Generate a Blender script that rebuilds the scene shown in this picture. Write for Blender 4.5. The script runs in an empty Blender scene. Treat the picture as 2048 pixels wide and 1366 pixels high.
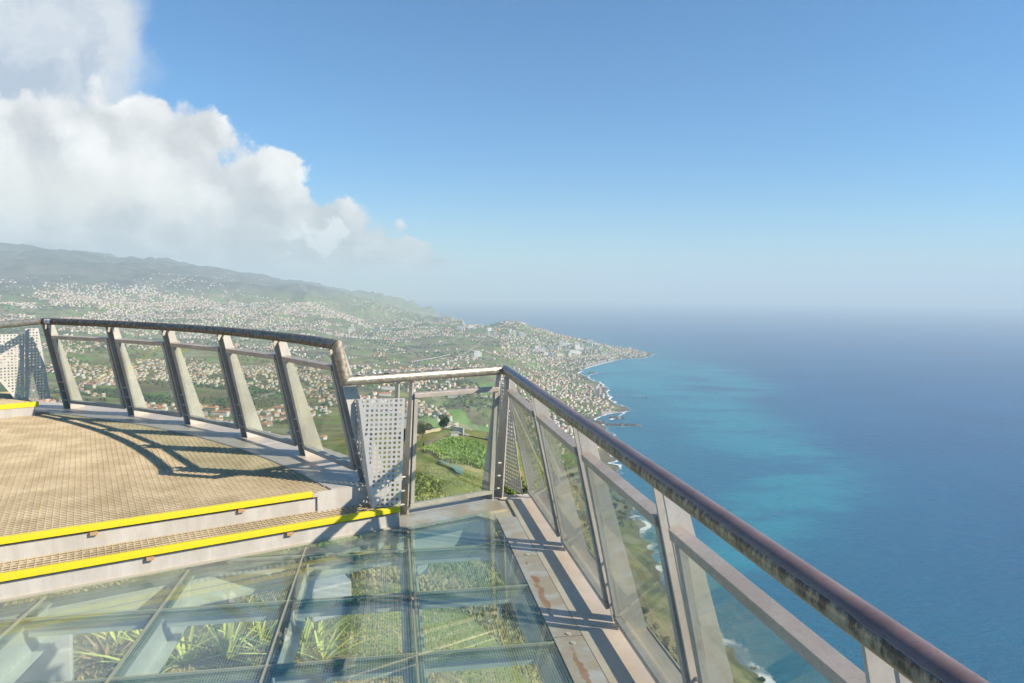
import bpy, math, random
import numpy as np
from mathutils import Vector, Matrix
random.seed(7); rng = np.random.default_rng(7)
sc = bpy.context.scene; COL = sc.collection
R_ = math.radians
# ------------------------------------------------------------------ camera
H = 1.7; F = 1359.; PIT = R_(4.115); ROL = R_(.58)
cP, sP, cR, sR = math.cos(PIT), math.sin(PIT), math.cos(ROL), math.sin(ROL)
fw = np.array([0, cP, -sP]); _r0 = np.array([1, 0, 0.]); _u0 = np.array([0, sP, cP])
cr = _r0*cR + _u0*sR; cu = _u0*cR - _r0*sR
cam = bpy.data.cameras.new('camera'); cam_o = bpy.data.objects.new('camera', cam); COL.objects.link(cam_o)
cam.sensor_width = 36; cam.lens = 36*F/2048; cam.clip_start = .05; cam.clip_end = 200000
cam_o.matrix_world = Matrix(((cr[0], cu[0], -fw[0], 0), (cr[1], cu[1], -fw[1], 0), (cr[2], cu[2], -fw[2], H), (0, 0, 0, 1)))
sc.camera = cam_o
sc.view_settings.view_transform = 'Standard'; sc.view_settings.look = 'None'
sc.view_settings.exposure = 0.62; sc.view_settings.gamma = 1
try:
    sc.cycles.transparent_max_bounces = 40; sc.cycles.max_bounces = 10; sc.cycles.volume_bounces = 1
    sc.cycles.caustics_reflective = False; sc.cycles.caustics_refractive = False
except Exception: pass
# ------------------------------------------------------------------ sun and sky
SH = np.array([-1.389, .443])            # shadow displacement per metre of height
SUNV = Vector((-SH[0], -SH[1], 1)).normalized()
SUN_EL = math.asin(SUNV.z); SUN_AZ = math.atan2(SUNV.x, SUNV.y)
sl = bpy.data.lights.new('sun', 'SUN'); sl.energy = 5.0; sl.angle = R_(.53); sl.color = (1, .885, .72)
so = bpy.data.objects.new('sun', sl); COL.objects.link(so); so.rotation_euler = SUNV.to_track_quat('Z', 'Y').to_euler()
W = bpy.data.worlds.new('World'); sc.world = W; W.use_nodes = True

class NT:
    """small node-graph helper"""
    def __init__(s, tree): s.t = tree; s.n = tree.nodes; s.l = tree.links
    def new(s, typ, **kw):
        n = s.n.new(typ)
        for k, v in kw.items(): setattr(n, k, v)
        return n
    def put(s, sock, v):
        if isinstance(v, bpy.types.NodeSocket): s.l.new(v, sock)
        elif v is not None: sock.default_value = v
    def math(s, op, a, b=None, c=None, clamp=False):
        n = s.new('ShaderNodeMath', operation=op, use_clamp=clamp)
        for i, v in enumerate((a, b, c)): s.put(n.inputs[i], v)
        return n.outputs[0]
    def vm(s, op, a, b=None):
        n = s.new('ShaderNodeVectorMath', operation=op); s.put(n.inputs[0], a)
        if b is not None: s.put(n.inputs[1], b)
        return n.outputs['Value'] if op in ('LENGTH', 'DOT_PRODUCT', 'DISTANCE') else n.outputs[0]
    def mix(s, f, a, b, mode='MIX'):
        n = s.new('ShaderNodeMix', data_type='RGBA', blend_type=mode)
        s.put(n.inputs[0], f); s.put(n.inputs[6], a); s.put(n.inputs[7], b); return n.outputs[2]
    dim = '3D'
    def noise(s, vec, scale, detail=4, rough=.55, dist=0., col=False):
        n = s.new('ShaderNodeTexNoise', noise_dimensions=s.dim); s.put(n.inputs['Vector'], vec); n.inputs['Scale'].default_value = scale
        n.inputs['Detail'].default_value = detail; n.inputs['Roughness'].default_value = rough; n.inputs['Distortion'].default_value = dist
        return n.outputs['Color' if col else 'Fac']
    def sm(s, x, a, b, lo=0., hi=1.):
        n = s.new('ShaderNodeMapRange', interpolation_type='SMOOTHSTEP'); s.put(n.inputs[0], x)
        for i, v in enumerate((a, b, lo, hi)): n.inputs[i+1].default_value = v
        return n.outputs[0]
    def xyz(s, v):
        n = s.new('ShaderNodeSeparateXYZ'); s.put(n.inputs[0], v); return n.outputs
    def comb(s, x, y, z):
        n = s.new('ShaderNodeCombineXYZ'); s.put(n.inputs[0], x); s.put(n.inputs[1], y); s.put(n.inputs[2], z); return n.outputs[0]
    def map(s, vec, scale=(1, 1, 1), rot=(0, 0, 0)):
        n = s.new('ShaderNodeMapping'); s.put(n.inputs['Vector'], vec); n.inputs['Scale'].default_value = scale; n.inputs['Rotation'].default_value = rot
        return n.outputs[0]

def c4(c): return (c[0], c[1], c[2], 1)

def build_world():
    g = NT(W.node_tree); g.n.clear(); g.dim = '2D'
    out = g.new('ShaderNodeOutputWorld'); bg = g.new('ShaderNodeBackground')
    sky = g.new('ShaderNodeTexSky', sky_type='NISHITA'); sky.sun_disc = False
    sky.sun_elevation = SUN_EL; sky.sun_rotation = SUN_AZ; sky.altitude = 600; sky.air_density = 1.0; sky.dust_density = .6; sky.ozone_density = 1.4
    d = g.new('ShaderNodeTexCoord').outputs['Generated']
    x, y, z = g.xyz(d)
    yy = g.math('MAXIMUM', y, .05)
    U = g.math('MULTIPLY', g.math('DIVIDE', x, yy), 1.359); V = g.math('MULTIPLY', g.math('DIVIDE', z, yy), 1.359)
    P0 = g.comb(U, V, 0.)
    n1 = g.noise(P0, 3.2, 7, .6, col=True); n2 = g.noise(P0, 11., 6, .62, col=True)
    off = g.vm('ADD', g.vm('MULTIPLY', g.vm('SUBTRACT', n1, (.5, .5, .5)), (.30, .15, 0)), g.vm('MULTIPLY', g.vm('SUBTRACT', n2, (.5, .5, .5)), (.085, .075, 0)))
    P = g.vm('ADD', P0, off)
    def blob(c, r, Q=P):
        return g.math('SUBTRACT', 1., g.vm('LENGTH', g.vm('DIVIDE', g.vm('SUBTRACT', Q, (c[0], c[1], 0)), (r[0], r[1], 1))))
    def smax(a, b): return g.math('SMOOTH_MAX', a, b, .15)
    def vor(scale, Q):
        n = g.new('ShaderNodeTexVoronoi', feature='SMOOTH_F1', voronoi_dimensions='2D'); g.put(n.inputs['Vector'], Q); n.inputs['Scale'].default_value = scale; n.inputs['Smoothness'].default_value = .35; return n.outputs['Distance']
    Pw = g.vm('ADD', P0, g.vm('MULTIPLY', g.vm('SUBTRACT', n2, (.5, .5, .5)), (.07, .07, 0)))
    v75 = vor(7.5, Pw); pf = g.math('ADD', g.math('MULTIPLY', v75, -.55), g.math('MULTIPLY', vor(19., Pw), -.30))
    f = blob((-1.05, .22), (.50, .17))
    for c, r in (((-.74, .235), (.24, .13)), ((-.52, .185), (.14, .10)), ((-.85, .10), (.60, .10)), ((-.45, .105), (.16, .06)), ((-.27, .088), (.14, .026)), ((-.27,.060),(.17,.018))):
        f = smax(f, blob(c, r))
    f = g.math('ADD', f, g.math('MULTIPLY', g.math('ADD', pf, .42), g.sm(V, .05, .16, .15, .75)))
    dens = g.sm(f, .0, g_edge, 0., 1.)
    P2 = g.vm('ADD', P0, g.vm('MULTIPLY', g.vm('SUBTRACT', n1, (.5, .5, .5)), (.35, .30, 0)))
    up = g.sm(blob((-1.12, .50), (.42, .42), P2), -.10, .22, 0., .93)
    veil = g.math('MULTIPLY', g.sm(g.vm('LENGTH', g.vm('DIVIDE', g.vm('SUBTRACT', P, (-.85, .07, 0)), (.70, .085, 1))), 1., .4), .80)
    wisp = g.math('MULTIPLY', g.sm(g.noise(g.map(P, (1, 2.6, 1)), 7., 7, .65), .48, .70), g.sm(g.vm('LENGTH', g.vm('DIVIDE', g.vm('SUBTRACT', P0, (-.30, .07, 0)), (.20, .06, 1))), 1., .3, 0., .7))
    ns = g.noise(P, 4.5, 7, .6); ns2 = g.noise(g.map(P0, (1, 3.4, 1)), 4., 5, .6)
    nA = g.noise(Pw, 6.5, 9, .62); nB = g.noise(g.vm('ADD', Pw, (.020, .026, 0)), 6.5, 9, .62)
    relief = g.math('ADD', g.math('MULTIPLY', g.math('SUBTRACT', vor(7.5, g.vm('ADD', Pw, (.024, .022, 0))), v75), .8), g.math('MULTIPLY', g.math('SUBTRACT', nA, nB), .85))
    lit = g.math('ADD', g.math('ADD', g.sm(ns, .3, .72, 0., .32), g.sm(V, .04, .27, .08, .50)), g.math('MULTIPLY', relief, 1.15), clamp=True)
    cc = g.mix(lit, c4((.47, .48, .51)), c4((1.0, .985, .955)))
    cc = g.mix(g.sm(blob((-.98, .19), (.42, .09)), -.1, .8, 0., .6), cc, c4((.93, .88, .80)))
    cc = g.mix(g.math('MULTIPLY', g.sm(ns2, .48, .62, 0., .8), g.sm(V, .15, .07)), cc, c4((.40, .41, .43)))
    puff = g.sm(g.math('ADD', blob((-.385, .112), (.040, .020)), g.math('MULTIPLY', g.math('ADD', pf, .42), 1.4)), .0, .5, 0., .6)
    cc = g.mix(puff, cc, c4((1.08, 1.08, 1.06)))
    cs = g.vm('MULTIPLY', cc, (CL, CL, CL))
    us = g.vm('MULTIPLY', g.mix(g.sm(ns, .35, .65), c4((.44, .50, .60)), c4((.70, .73, .76))), (CL, CL, CL))
    s0 = g.vm('MULTIPLY', sky.outputs[0], g.mix(g.sm(V, -.02, .30), c4((SKY*.66, SKY*.98, SKY*1.16)), c4((SKY*.37, SKY*.90, SKY*1.27))))
    a = g.mix(up, s0, us); a = g.mix(veil, a, g.vm('MULTIPLY', (.60, .62, .65), (CL, CL, CL)))
    a = g.mix(g.math('MAXIMUM', dens, puff), a, cs)
    a = g.mix(wisp, a, g.vm('MULTIPLY', (.80, .81, .83), (CL, CL, CL)))
    g.put(bg.inputs[0], a); bg.inputs[1].default_value = 1.
    g.l.new(bg.outputs[0], out.inputs[0])
g_edge = .17; SKY = .084; CL = .74
build_world()

# ------------------------------------------------------------------ pixel-to-world helpers (survey of the photograph)
def ray(px, py): return fw + cr*(px-1024)/F - cu*(py-683)/F
def at(px, py, z=0.):
    d = ray(px, py); return np.array([0, 0, H]) + d*(z-H)/d[2]
def atd(px, py, D):
    d = ray(px, py); return np.array([0, 0, H]) + d*D/math.hypot(d[0], d[1])

# ------------------------------------------------------------------ materials
MAT = {}
def mat(name, base=(.5, .5, .5), rough=.5, metal=0., spec=None, fn=None, bump=None):
    m = bpy.data.materials.new(name); m.use_nodes = True; g = NT(m.node_tree)
    b = g.n['Principled BSDF']; b.inputs['Base Color'].default_value = c4(base); b.inputs['Roughness'].default_value = rough; b.inputs['Metallic'].default_value = metal
    if spec is not None: b.inputs['Specular IOR Level'].default_value = spec
    if fn: fn(g, b)
    MAT[name] = m; return m
def obco(g): return g.new('ShaderNodeTexCoord').outputs['Object']
def pos(g): return g.new('ShaderNodeNewGeometry').outputs['Position']
def addbump(g, b, h, dist, strength=1.):
    n = g.new('ShaderNodeBump'); n.inputs['Distance'].default_value = dist; n.inputs['Strength'].default_value = strength
    g.put(n.inputs['Height'], h); g.l.new(n.outputs[0], b.inputs['Normal'])

AX = Vector((-.1753, .9845, 0)); NX = Vector((.9845, .1753, 0)); SX = Vector((.845, .535, 0)); MX = Vector((-.535, .845, 0))

def f_steel(c1, c2, sc_=3., rust=0.):
    def fn(g, b):
        p = pos(g); n = g.noise(p, sc_, 6, .65); n2 = g.noise(p, sc_*9, 5, .6)
        c = g.mix(g.sm(n, .35, .68), c4(c1), c4(c2)); c = g.mix(g.sm(n2, .5, .75, 0., .35), c, c4([x*.6 for x in c1]))
        if rust: c = g.mix(g.sm(g.noise(p, 6., 6, .7), .62, .72, 0., rust), c, c4((.32, .15, .05)))
        g.put(b.inputs['Base Color'], c); g.put(b.inputs['Roughness'], g.sm(n2, .2, .8, .32, .62)); addbump(g, b, n2, .0012)
    return fn
mat('fin_steel', rough=.5, metal=.1, fn=f_steel((.47, .43, .37), (.58, .54, .48)))
mat('frame_steel', rough=.45, metal=.15, fn=f_steel((.40, .365, .31), (.52, .48, .42)))
mat('bar_steel', rough=.5, metal=.3, fn=f_steel((.46, .385, .32), (.56, .49, .42), 5., .12))
mat('deck_steel', rough=.5, metal=.2, fn=f_steel((.50, .44, .37), (.60, .545, .47), 1.6))
mat('perf_steel', rough=.45, metal=.3, fn=f_steel((.58, .55, .50), (.66, .63, .58), 2.5))
mat('beam_steel', rough=.5, metal=.1, fn=f_steel((.55, .56, .55), (.66, .66, .64), 2.))
mat('concrete', rough=.9, fn=f_steel((.42, .42, .40), (.52, .51, .48), 1.5))
mat('rubber', (.03, .03, .03), .6)
mat('sealant', (.44, .40, .32), .7)

def f_floorplate(g, b):
    p = pos(g); a = g.vm('DOT_PRODUCT', p, tuple(AX)); n = g.vm('DOT_PRODUCT', p, tuple(NX)); m = g.vm('DOT_PRODUCT', p, tuple(MX))
    nz = g.noise(p, 2.2, 6, .6); nf = g.noise(p, 22., 5, .65)
    c = g.mix(g.sm(nz, .35, .7), c4((.50, .42, .33)), c4((.60, .53, .44)))
    c = g.mix(g.sm(nf, .5, .8, 0., .35), c, c4((.40, .34, .27)))
    edge = g.math('ABSOLUTE', g.math('SUBTRACT', g.math('ADD', n, g.math('MULTIPLY', nf, .02)), .945))
    c = g.mix(g.sm(edge, .012, .004, 0., .25), c, c4((.50, .34, .14)))
    g.put(b.inputs['Base Color'], c); g.put(b.inputs['Roughness'], g.sm(nz, .3, .7, .35, .6)); addbump(g, b, nf, .001)
mat('floor_plate', rough=.5, metal=.15, fn=f_floorplate)
def f_gutter(g, b):   # bare zinc strip with rust streaks
    p = pos(g); nz = g.noise(p, 4.5, 6, .65, .4); nf = g.noise(p, 30., 5, .7)
    a = g.vm('DOT_PRODUCT', p, tuple(AX)); n = g.vm('DOT_PRODUCT', p, tuple(NX))
    c = g.mix(g.sm(nz, .4, .62), c4((.46, .38, .29)), c4((.55, .53, .50)))
    c = g.mix(g.sm(nf, .55, .8, 0., .4), c, c4((.38, .30, .22)))
    wob = g.math('MULTIPLY', g.math('SUBTRACT', g.noise(p, 9., 5, .7), .5), .09)
    for (n0, a0, rn, ra, k) in ((.835, 3.62, .016, .17, .8), (.845, 3.86, .014, .05, .9), (.850, 2.78, .015, .24, .8), (.84, 4.1, .008, .03, .6), (.855, 2.35, .02, .2, .9)):
        q = g.comb(g.math('DIVIDE', g.math('SUBTRACT', g.math('ADD', n, wob), n0), rn), g.math('DIVIDE', g.math('SUBTRACT', a, a0), ra), 0.)
        L = g.math('SUBTRACT', g.vm('LENGTH', q), g.math('MULTIPLY', g.math('SUBTRACT', nf, .5), 1.2))
        c = g.mix(g.sm(L, 1.5, .75, 0., k*.85), c, c4((.34, .14, .04)))
        b.inputs['Metallic'].default_value = .3
    g.put(b.inputs['Base Color'], c); b.inputs['Roughness'].default_value = .42; addbump(g, b, nf, .001)
mat('gutter_steel', rough=.4, metal=.4, fn=f_gutter)
def f_riser(g, b):
    p = pos(g); s_ = g.vm('DOT_PRODUCT', p, tuple(SX)); z = g.xyz(p)[2]
    q = g.comb(g.math('MULTIPLY', s_, 9.), 0., g.math('MULTIPLY', z, 2.))
    n = g.noise(q, 1., 6, .65); n2 = g.noise(p, 14., 6, .7)
    c = g.mix(g.sm(n, .35, .7), c4((.46, .43, .39)), c4((.56, .53, .49))); c = g.mix(g.sm(n2, .52, .75, 0., .5), c, c4((.50, .40, .28)))
    g.put(b.inputs['Base Color'], c); b.inputs['Roughness'].default_value = .55; addbump(g, b, n2, .002)
mat('riser_steel', rough=.6, fn=f_riser)
def f_yellow(g, b):
    p = pos(g); n = g.noise(p, 30., 6, .7); c = g.mix(g.sm(n, .56, .70, 0., .7), c4((.74, .60, .02)), c4((.46, .38, .16))); c = g.mix(g.sm(g.noise(p, 5., 6, .7), .5, .75, 0., .35), c, c4((.62, .50, .05))); c = g.mix(g.sm(g.noise(g.map(p, (1, 1, 3)), 75., 5, .75), .62, .70, 0., .75), c, c4((.20, .17, .11)))
    g.put(b.inputs['Base Color'], c); b.inputs['Roughness'].default_value = .5
mat('yellow_paint', fn=f_yellow)
def f_rust(g, b):
    n = g.noise(pos(g), 60., 4, .6); g.put(b.inputs['Base Color'], g.mix(n, c4((.40, .22, .10)), c4((.50, .36, .22)))); b.inputs['Roughness'].default_value = .9
mat('rust', fn=f_rust)
def f_grate(c1, c2):
    def fn(g, b):
        p = pos(g); n = g.noise(p, 3.5, 6, .65); n2 = g.noise(p, 45., 4, .6)
        c = g.mix(g.sm(n, .35, .68), c4(c1), c4(c2)); c = g.mix(g.sm(n2, .45, .8, 0., .4), c, c4([v*.65 for v in c1]))
        g.put(b.inputs['Base Color'], c); b.inputs['Roughness'].default_value = .75
    return fn
mat('grating', fn=f_grate((.45, .36, .225), (.61, .505, .34)))
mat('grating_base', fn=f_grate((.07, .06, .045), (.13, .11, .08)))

def f_rail(kind):
    def fn(g, b):
        geo = g.new('ShaderNodeNewGeometry'); p = geo.outputs['Position']; nz = g.xyz(geo.outputs['Normal'])[2]
        nx = g.vm('DOT_PRODUCT', geo.outputs['Normal'], tuple(NX))
        n = g.noise(p, 7., 8, .68); n2 = g.noise(p, 28., 7, .75); n3 = g.noise(p, 90., 4, .6)
        if kind == 'side':
            a = g.vm('DOT_PRODUCT', p, tuple(AX))
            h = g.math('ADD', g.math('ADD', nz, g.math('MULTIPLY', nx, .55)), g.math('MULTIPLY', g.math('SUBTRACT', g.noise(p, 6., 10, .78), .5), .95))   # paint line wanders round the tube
            paint = g.mix(g.sm(n, .4, .65), c4((.155, .098, .088)), c4((.21, .14, .125)))
            paint = g.mix(g.sm(n2, .56, .68, 0., .6), paint, c4((.07, .035, .03))); paint = g.mix(g.sm(n3, .62, .75, 0., .5), paint, c4((.26, .20, .18)))
            streak = g.noise(g.map(p, (1, 1, .35)), 34., 6, .75)
            bare = g.mix(g.sm(streak, .40, .60), c4((.09, .075, .06)), c4((.40, .36, .26)))
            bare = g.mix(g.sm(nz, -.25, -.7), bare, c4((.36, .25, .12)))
            low = g.sm(g.math('ADD', h, 0.), .02, -.08)      # 1 below the line
            corner_tint = g.sm(a, 3.9, 4.7)                        # upper colour turns dark blue towards the corner
            paint = g.mix(corner_tint, paint, c4((.06, .065, .085)))
            c = g.mix(low, paint, bare)
            line = g.sm(g.math('ABSOLUTE', g.math('SUBTRACT', h, .02)), .035, .0, 0., 1.)
            c = g.mix(g.math('MULTIPLY', line, .75), c, c4((.33, .29, .26)))
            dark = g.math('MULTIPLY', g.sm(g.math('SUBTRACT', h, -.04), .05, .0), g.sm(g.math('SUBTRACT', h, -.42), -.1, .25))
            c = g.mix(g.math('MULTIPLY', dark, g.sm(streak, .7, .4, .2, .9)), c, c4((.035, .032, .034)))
            g.put(b.inputs['Metallic'], g.math('MULTIPLY', low, .35)); g.put(b.inputs['Roughness'], g.sm(n2, .2, .8, .26, .42))
            addbump(g, b, g.math('ADD', g.math('MULTIPLY', low, -1.), g.math('MULTIPLY', n3, .2)), .0012)
        else:
            lo, hi, k = {'arc': ((.085, .062, .045), (.30, .26, .21), .5), 'steel': ((.34, .30, .23), (.56, .51, .43), .7), 'drop': ((.30, .22, .16), (.55, .48, .38), .5)}[kind]
            c = g.mix(g.sm(n2, .40, .66), c4(lo), c4(hi)); c = g.mix(g.sm(n, .60, .75, 0., .6), c, c4([v*.45 for v in lo]))
            if kind == 'steel':
                c = g.mix(g.math('MULTIPLY', g.sm(n, .54, .60), g.sm(nz, .70, .95)), c, c4((.03, .028, .027)))
            g.put(b.inputs['Base Color'], c); b.inputs['Metallic'].default_value = k; g.put(b.inputs['Roughness'], g.sm(n2, .2, .8, .34, .58)); addbump(g, b, n3, .0006)
            return
        g.put(b.inputs['Base Color'], c)
    return fn
for k in ('side', 'arc', 'steel', 'drop'): mat('rail_'+k, fn=f_rail(k))

def glass(name, tint, dots=0., ior=1.55, refl=1.0, dust=.03):
    m = bpy.data.materials.new(name); m.use_nodes = True; g = NT(m.node_tree); g.n.clear()
    out = g.new('ShaderNodeOutputMaterial'); tr = g.new('ShaderNodeBsdfTransparent'); gl = g.new('ShaderNodeBsdfGlossy'); df = g.new('ShaderNodeBsdfDiffuse')
    tr.inputs[0].default_value = c4(tint); gl.inputs['Roughness'].default_value = .012; df.inputs[0].default_value = (.62, .66, .60, 1)
    geo = g.new('ShaderNodeNewGeometry'); cs = g.math('ABSOLUTE', g.vm('DOT_PRODUCT', geo.outputs['Incoming'], geo.outputs['Normal'])); f0 = ((ior-1)/(ior+1))**2
    frs = g.math('MULTIPLY_ADD', g.math('POWER', g.math('SUBTRACT', 1., cs, clamp=True), 5.), 1-f0, f0)
    m1 = g.new('ShaderNodeMixShader'); g.put(m1.inputs[0], g.math('MULTIPLY', frs, refl, clamp=True)); g.l.new(tr.outputs[0], m1.inputs[1]); g.l.new(gl.outputs[0], m1.inputs[2])
    p = pos(g)
    dust_ = g.sm(g.noise(p, 5., 6, .65), .35, .8, dust*.4, dust*1.7)
    if dots:
        a = g.vm('DOT_PRODUCT', p, tuple(AX)); n = g.vm('DOT_PRODUCT', p, tuple(NX)); z = g.xyz(g.new('ShaderNodeNewGeometry').outputs['Normal'])[2]
        k = .0125
        fx = g.math('SUBTRACT', g.math('FRACT', g.math('DIVIDE', a, k)), .5); fy = g.math('SUBTRACT', g.math('FRACT', g.math('DIVIDE', n, k)), .5)
        dd = g.vm('LENGTH', g.comb(fx, fy, 0.)); dot = g.math('MULTIPLY', g.sm(dd, dots+.03, dots-.03), g.math('GREATER_THAN', z, .5))
        fac = g.math('MAXIMUM', g.math('MULTIPLY', dot, .75), dust_)
    else: fac = dust_
    m2 = g.new('ShaderNodeMixShader'); g.put(m2.inputs[0], fac); g.l.new(m1.outputs[0], m2.inputs[1]); g.l.new(df.outputs[0], m2.inputs[2])
    g.l.new(m2.outputs[0], out.inputs[0]); MAT[name] = m
glass('floor_glass', (.92, .975, .93), dots=.13, ior=1.6, refl=1.3, dust=.075)
glass('rail_glass', (.93, .965, .93), ior=1.5, refl=.9, dust=.035)
glass('glass_edge', (.25, .48, .42), ior=1.4, refl=.5, dust=.25)

# ------------------------------------------------------------------ mesh helpers
class MB:
    def __init__(s): s.v = []; s.f = []
    def add(s, V, Fc):
        k = len(s.v); s.v += [tuple(map(float, p)) for p in V]; s.f += [tuple(k+i for i in f) for f in Fc]; return s
    def box(s, c, ex, ey, ez, hx, hy, hz):
        c, ex, ey, ez = Vector(c), Vector(ex).normalized(), Vector(ey).normalized(), Vector(ez).normalized()
        V = [c + ex*hx*a + ey*hy*b + ez*hz*d for a in (-1, 1) for b in (-1, 1) for d in (-1, 1)]
        return s.add(V, [(0, 1, 3, 2), (4, 6, 7, 5), (0, 4, 5, 1), (2, 3, 7, 6), (0, 2, 6, 4), (1, 5, 7, 3)])
    def bar(s, p, q, side, w, h):
        """bar from p to q, w along side, h along the third axis"""
        p, q = Vector(p), Vector(q); d = q-p; e = d.normalized(); sd = Vector(side); sd = (sd - e*sd.dot(e)).normalized(); t = e.cross(sd)
        return s.box((p+q)/2, e, sd, t, d.length/2, w/2, h/2)
    def prism(s, poly, off):
        n = len(poly); off = Vector(off); P = [Vector(p) for p in poly]
        return s.add([p-off/2 for p in P] + [p+off/2 for p in P], [tuple(range(n))[::-1], tuple(range(n, 2*n))] + [(i, (i+1) % n, n+(i+1) % n, n+i) for i in range(n)])
    def tube(s, path, r, seg=16, cap=True):
        P = [Vector(p) for p in path]; V = []; n = len(P); up = Vector((0, 0, 1))
        for i, p in enumerate(P):
            if i == 0: t = (P[1]-P[0]).normalized(); k = 1; nrm = t
            elif i == n-1: t = (P[-1]-P[-2]).normalized(); nrm = t
            else:
                a = (P[i]-P[i-1]).normalized(); b = (P[i+1]-P[i]).normalized(); nrm = (a+b).normalized(); t = a
            x = t.cross(up if abs(t.z) < .9 else Vector(MX)).normalized(); y = x.cross(t)
            for j in range(seg):
                a_ = 2*math.pi*j/seg; o = x*math.cos(a_)*r + y*math.sin(a_)*r
                o = o - t*(o.dot(nrm)/t.dot(nrm))     # mitre
                V.append(p+o)
        Fc = [(i*seg+j, i*seg+(j+1) % seg, (i+1)*seg+(j+1) % seg, (i+1)*seg+j) for i in range(n-1) for j in range(seg)]
        if cap: Fc += [tuple(range(seg))[::-1], tuple((n-1)*seg+j for j in range(seg))]
        return s.add(V, Fc)
    def build(s, name, m, parent=None, smooth=False, bevel=0.):
        me = bpy.data.meshes.new(name); me.from_pydata(s.v, [], s.f); me.update()
        me.materials.append(MAT[m] if isinstance(m, str) else m)
        if smooth: me.polygons.foreach_set('use_smooth', [True]*len(me.polygons))
        o = bpy.data.objects.new(name, me); COL.objects.link(o)
        if parent:
            o.parent = parent; o.matrix_parent_inverse = parent.matrix_world.inverted() if parent.type == 'MESH' else Matrix.Translation(-parent.location)
        if bevel: b = o.modifiers.new('b', 'BEVEL'); b.width = bevel; b.segments = 2; b.limit_method = 'ANGLE'
        return o
def npmesh(name, V, Fq, m, parent=None, smooth=False, mi=None):
    me = bpy.data.meshes.new(name); V = np.asarray(V, np.float32); Fq = np.asarray(Fq, np.int32); k = Fq.shape[1]
    me.vertices.add(len(V)); me.vertices.foreach_set('co', V.ravel()); me.loops.add(Fq.size); me.loops.foreach_set('vertex_index', Fq.ravel())
    me.polygons.add(len(Fq)); me.polygons.foreach_set('loop_start', np.arange(0, Fq.size, k, dtype=np.int32)); me.polygons.foreach_set('loop_total', np.full(len(Fq), k, np.int32))
    for q in (m if isinstance(m, (list, tuple)) else [m]): me.materials.append(MAT[q])
    if mi is not None: me.polygons.foreach_set('material_index', np.asarray(mi, np.int32))
    me.update(calc_edges=True); me.validate()
    if smooth: me.polygons.foreach_set('use_smooth', np.ones(len(me.polygons), bool))
    o = bpy.data.objects.new(name, me); COL.objects.link(o)
    if parent: o.parent = parent; o.matrix_parent_inverse = Matrix.Translation(-parent.location)
    return o
def tag(o, label=None, cat=None, group=None, kind=None):
    if label: o['label'] = label
    if cat: o['category'] = cat
    if group: o['group'] = group
    if kind: o['kind'] = kind
    return o
def thing(name, loc, label, cat, group=None):
    o = bpy.data.objects.new(name, None); COL.objects.link(o); o.location = Vector(loc); o.empty_display_size = .1
    bpy.context.view_layer.update(); return tag(o, label, cat, group)
def AN(a, n, z=0.): return AX*a + NX*n + Vector((0, 0, z))
def SM(s, m, z=0.): return SX*s + MX*m + Vector((0, 0, z))
UP = Vector((0, 0, 1))

# ================================================================== TERRAIN
def vnoise(x, y, seed):
    xi = np.floor(x).astype(np.int64); yi = np.floor(y).astype(np.int64); fx = x-xi; fy = y-yi
    fx = fx*fx*(3-2*fx); fy = fy*fy*(3-2*fy)
    def h(a, b):
        n = (a*374761393 + b*668265263 + seed*2147483647) & 0xFFFFFFFF; n = ((n ^ (n >> 13))*1274126177) & 0xFFFFFFFF
        return ((n ^ (n >> 16)) & 0xFFFF)/65535.
    return (h(xi, yi)*(1-fx)+h(xi+1, yi)*fx)*(1-fy)+(h(xi, yi+1)*(1-fx)+h(xi+1, yi+1)*fx)*fy
def fbm(x, y, seed, octv=5, g=.5):
    s = 0; a = 1; t = 0
    for i in range(octv): s = s+a*vnoise(x*2**i+17.3*i, y*2**i-9.1*i, seed+i); t += a; a *= g
    return s/t*2-1
SEA = -580.
COAST_PX = [(889, 637), (930, 652), (1000, 662), (1060, 672), (1120, 676), (1200, 688), (1270, 700), (1302, 706), (1304, 711), (1290, 716), (1261, 717.5), (1238, 719), (1208, 727), (1183, 733.5),
  (1160, 741), (1158, 747), (1171, 752), (1178, 756), (1186, 763), (1200, 764), (1208, 771), (1217, 781), (1216, 790), (1218, 799), (1232, 809), (1244, 812), (1259, 818), (1262, 821), (1250, 824), (1232, 826), (1212, 829),
  (1200, 833), (1188, 838), (1190, 845), (1205, 849), (1214, 856), (1216, 864), (1229, 871), (1226, 890), (1222, 910), (1232, 950), (1252, 1000), (1282, 1060), (1306, 1110), (1322, 1150), (1336, 1190), (1385, 1238), (1450, 1290), (1530, 1366), (1640, 1440), (1800, 1560), (2000, 1700)]
coast = np.array([at(*q, SEA)[:2] for q in COAST_PX])
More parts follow.
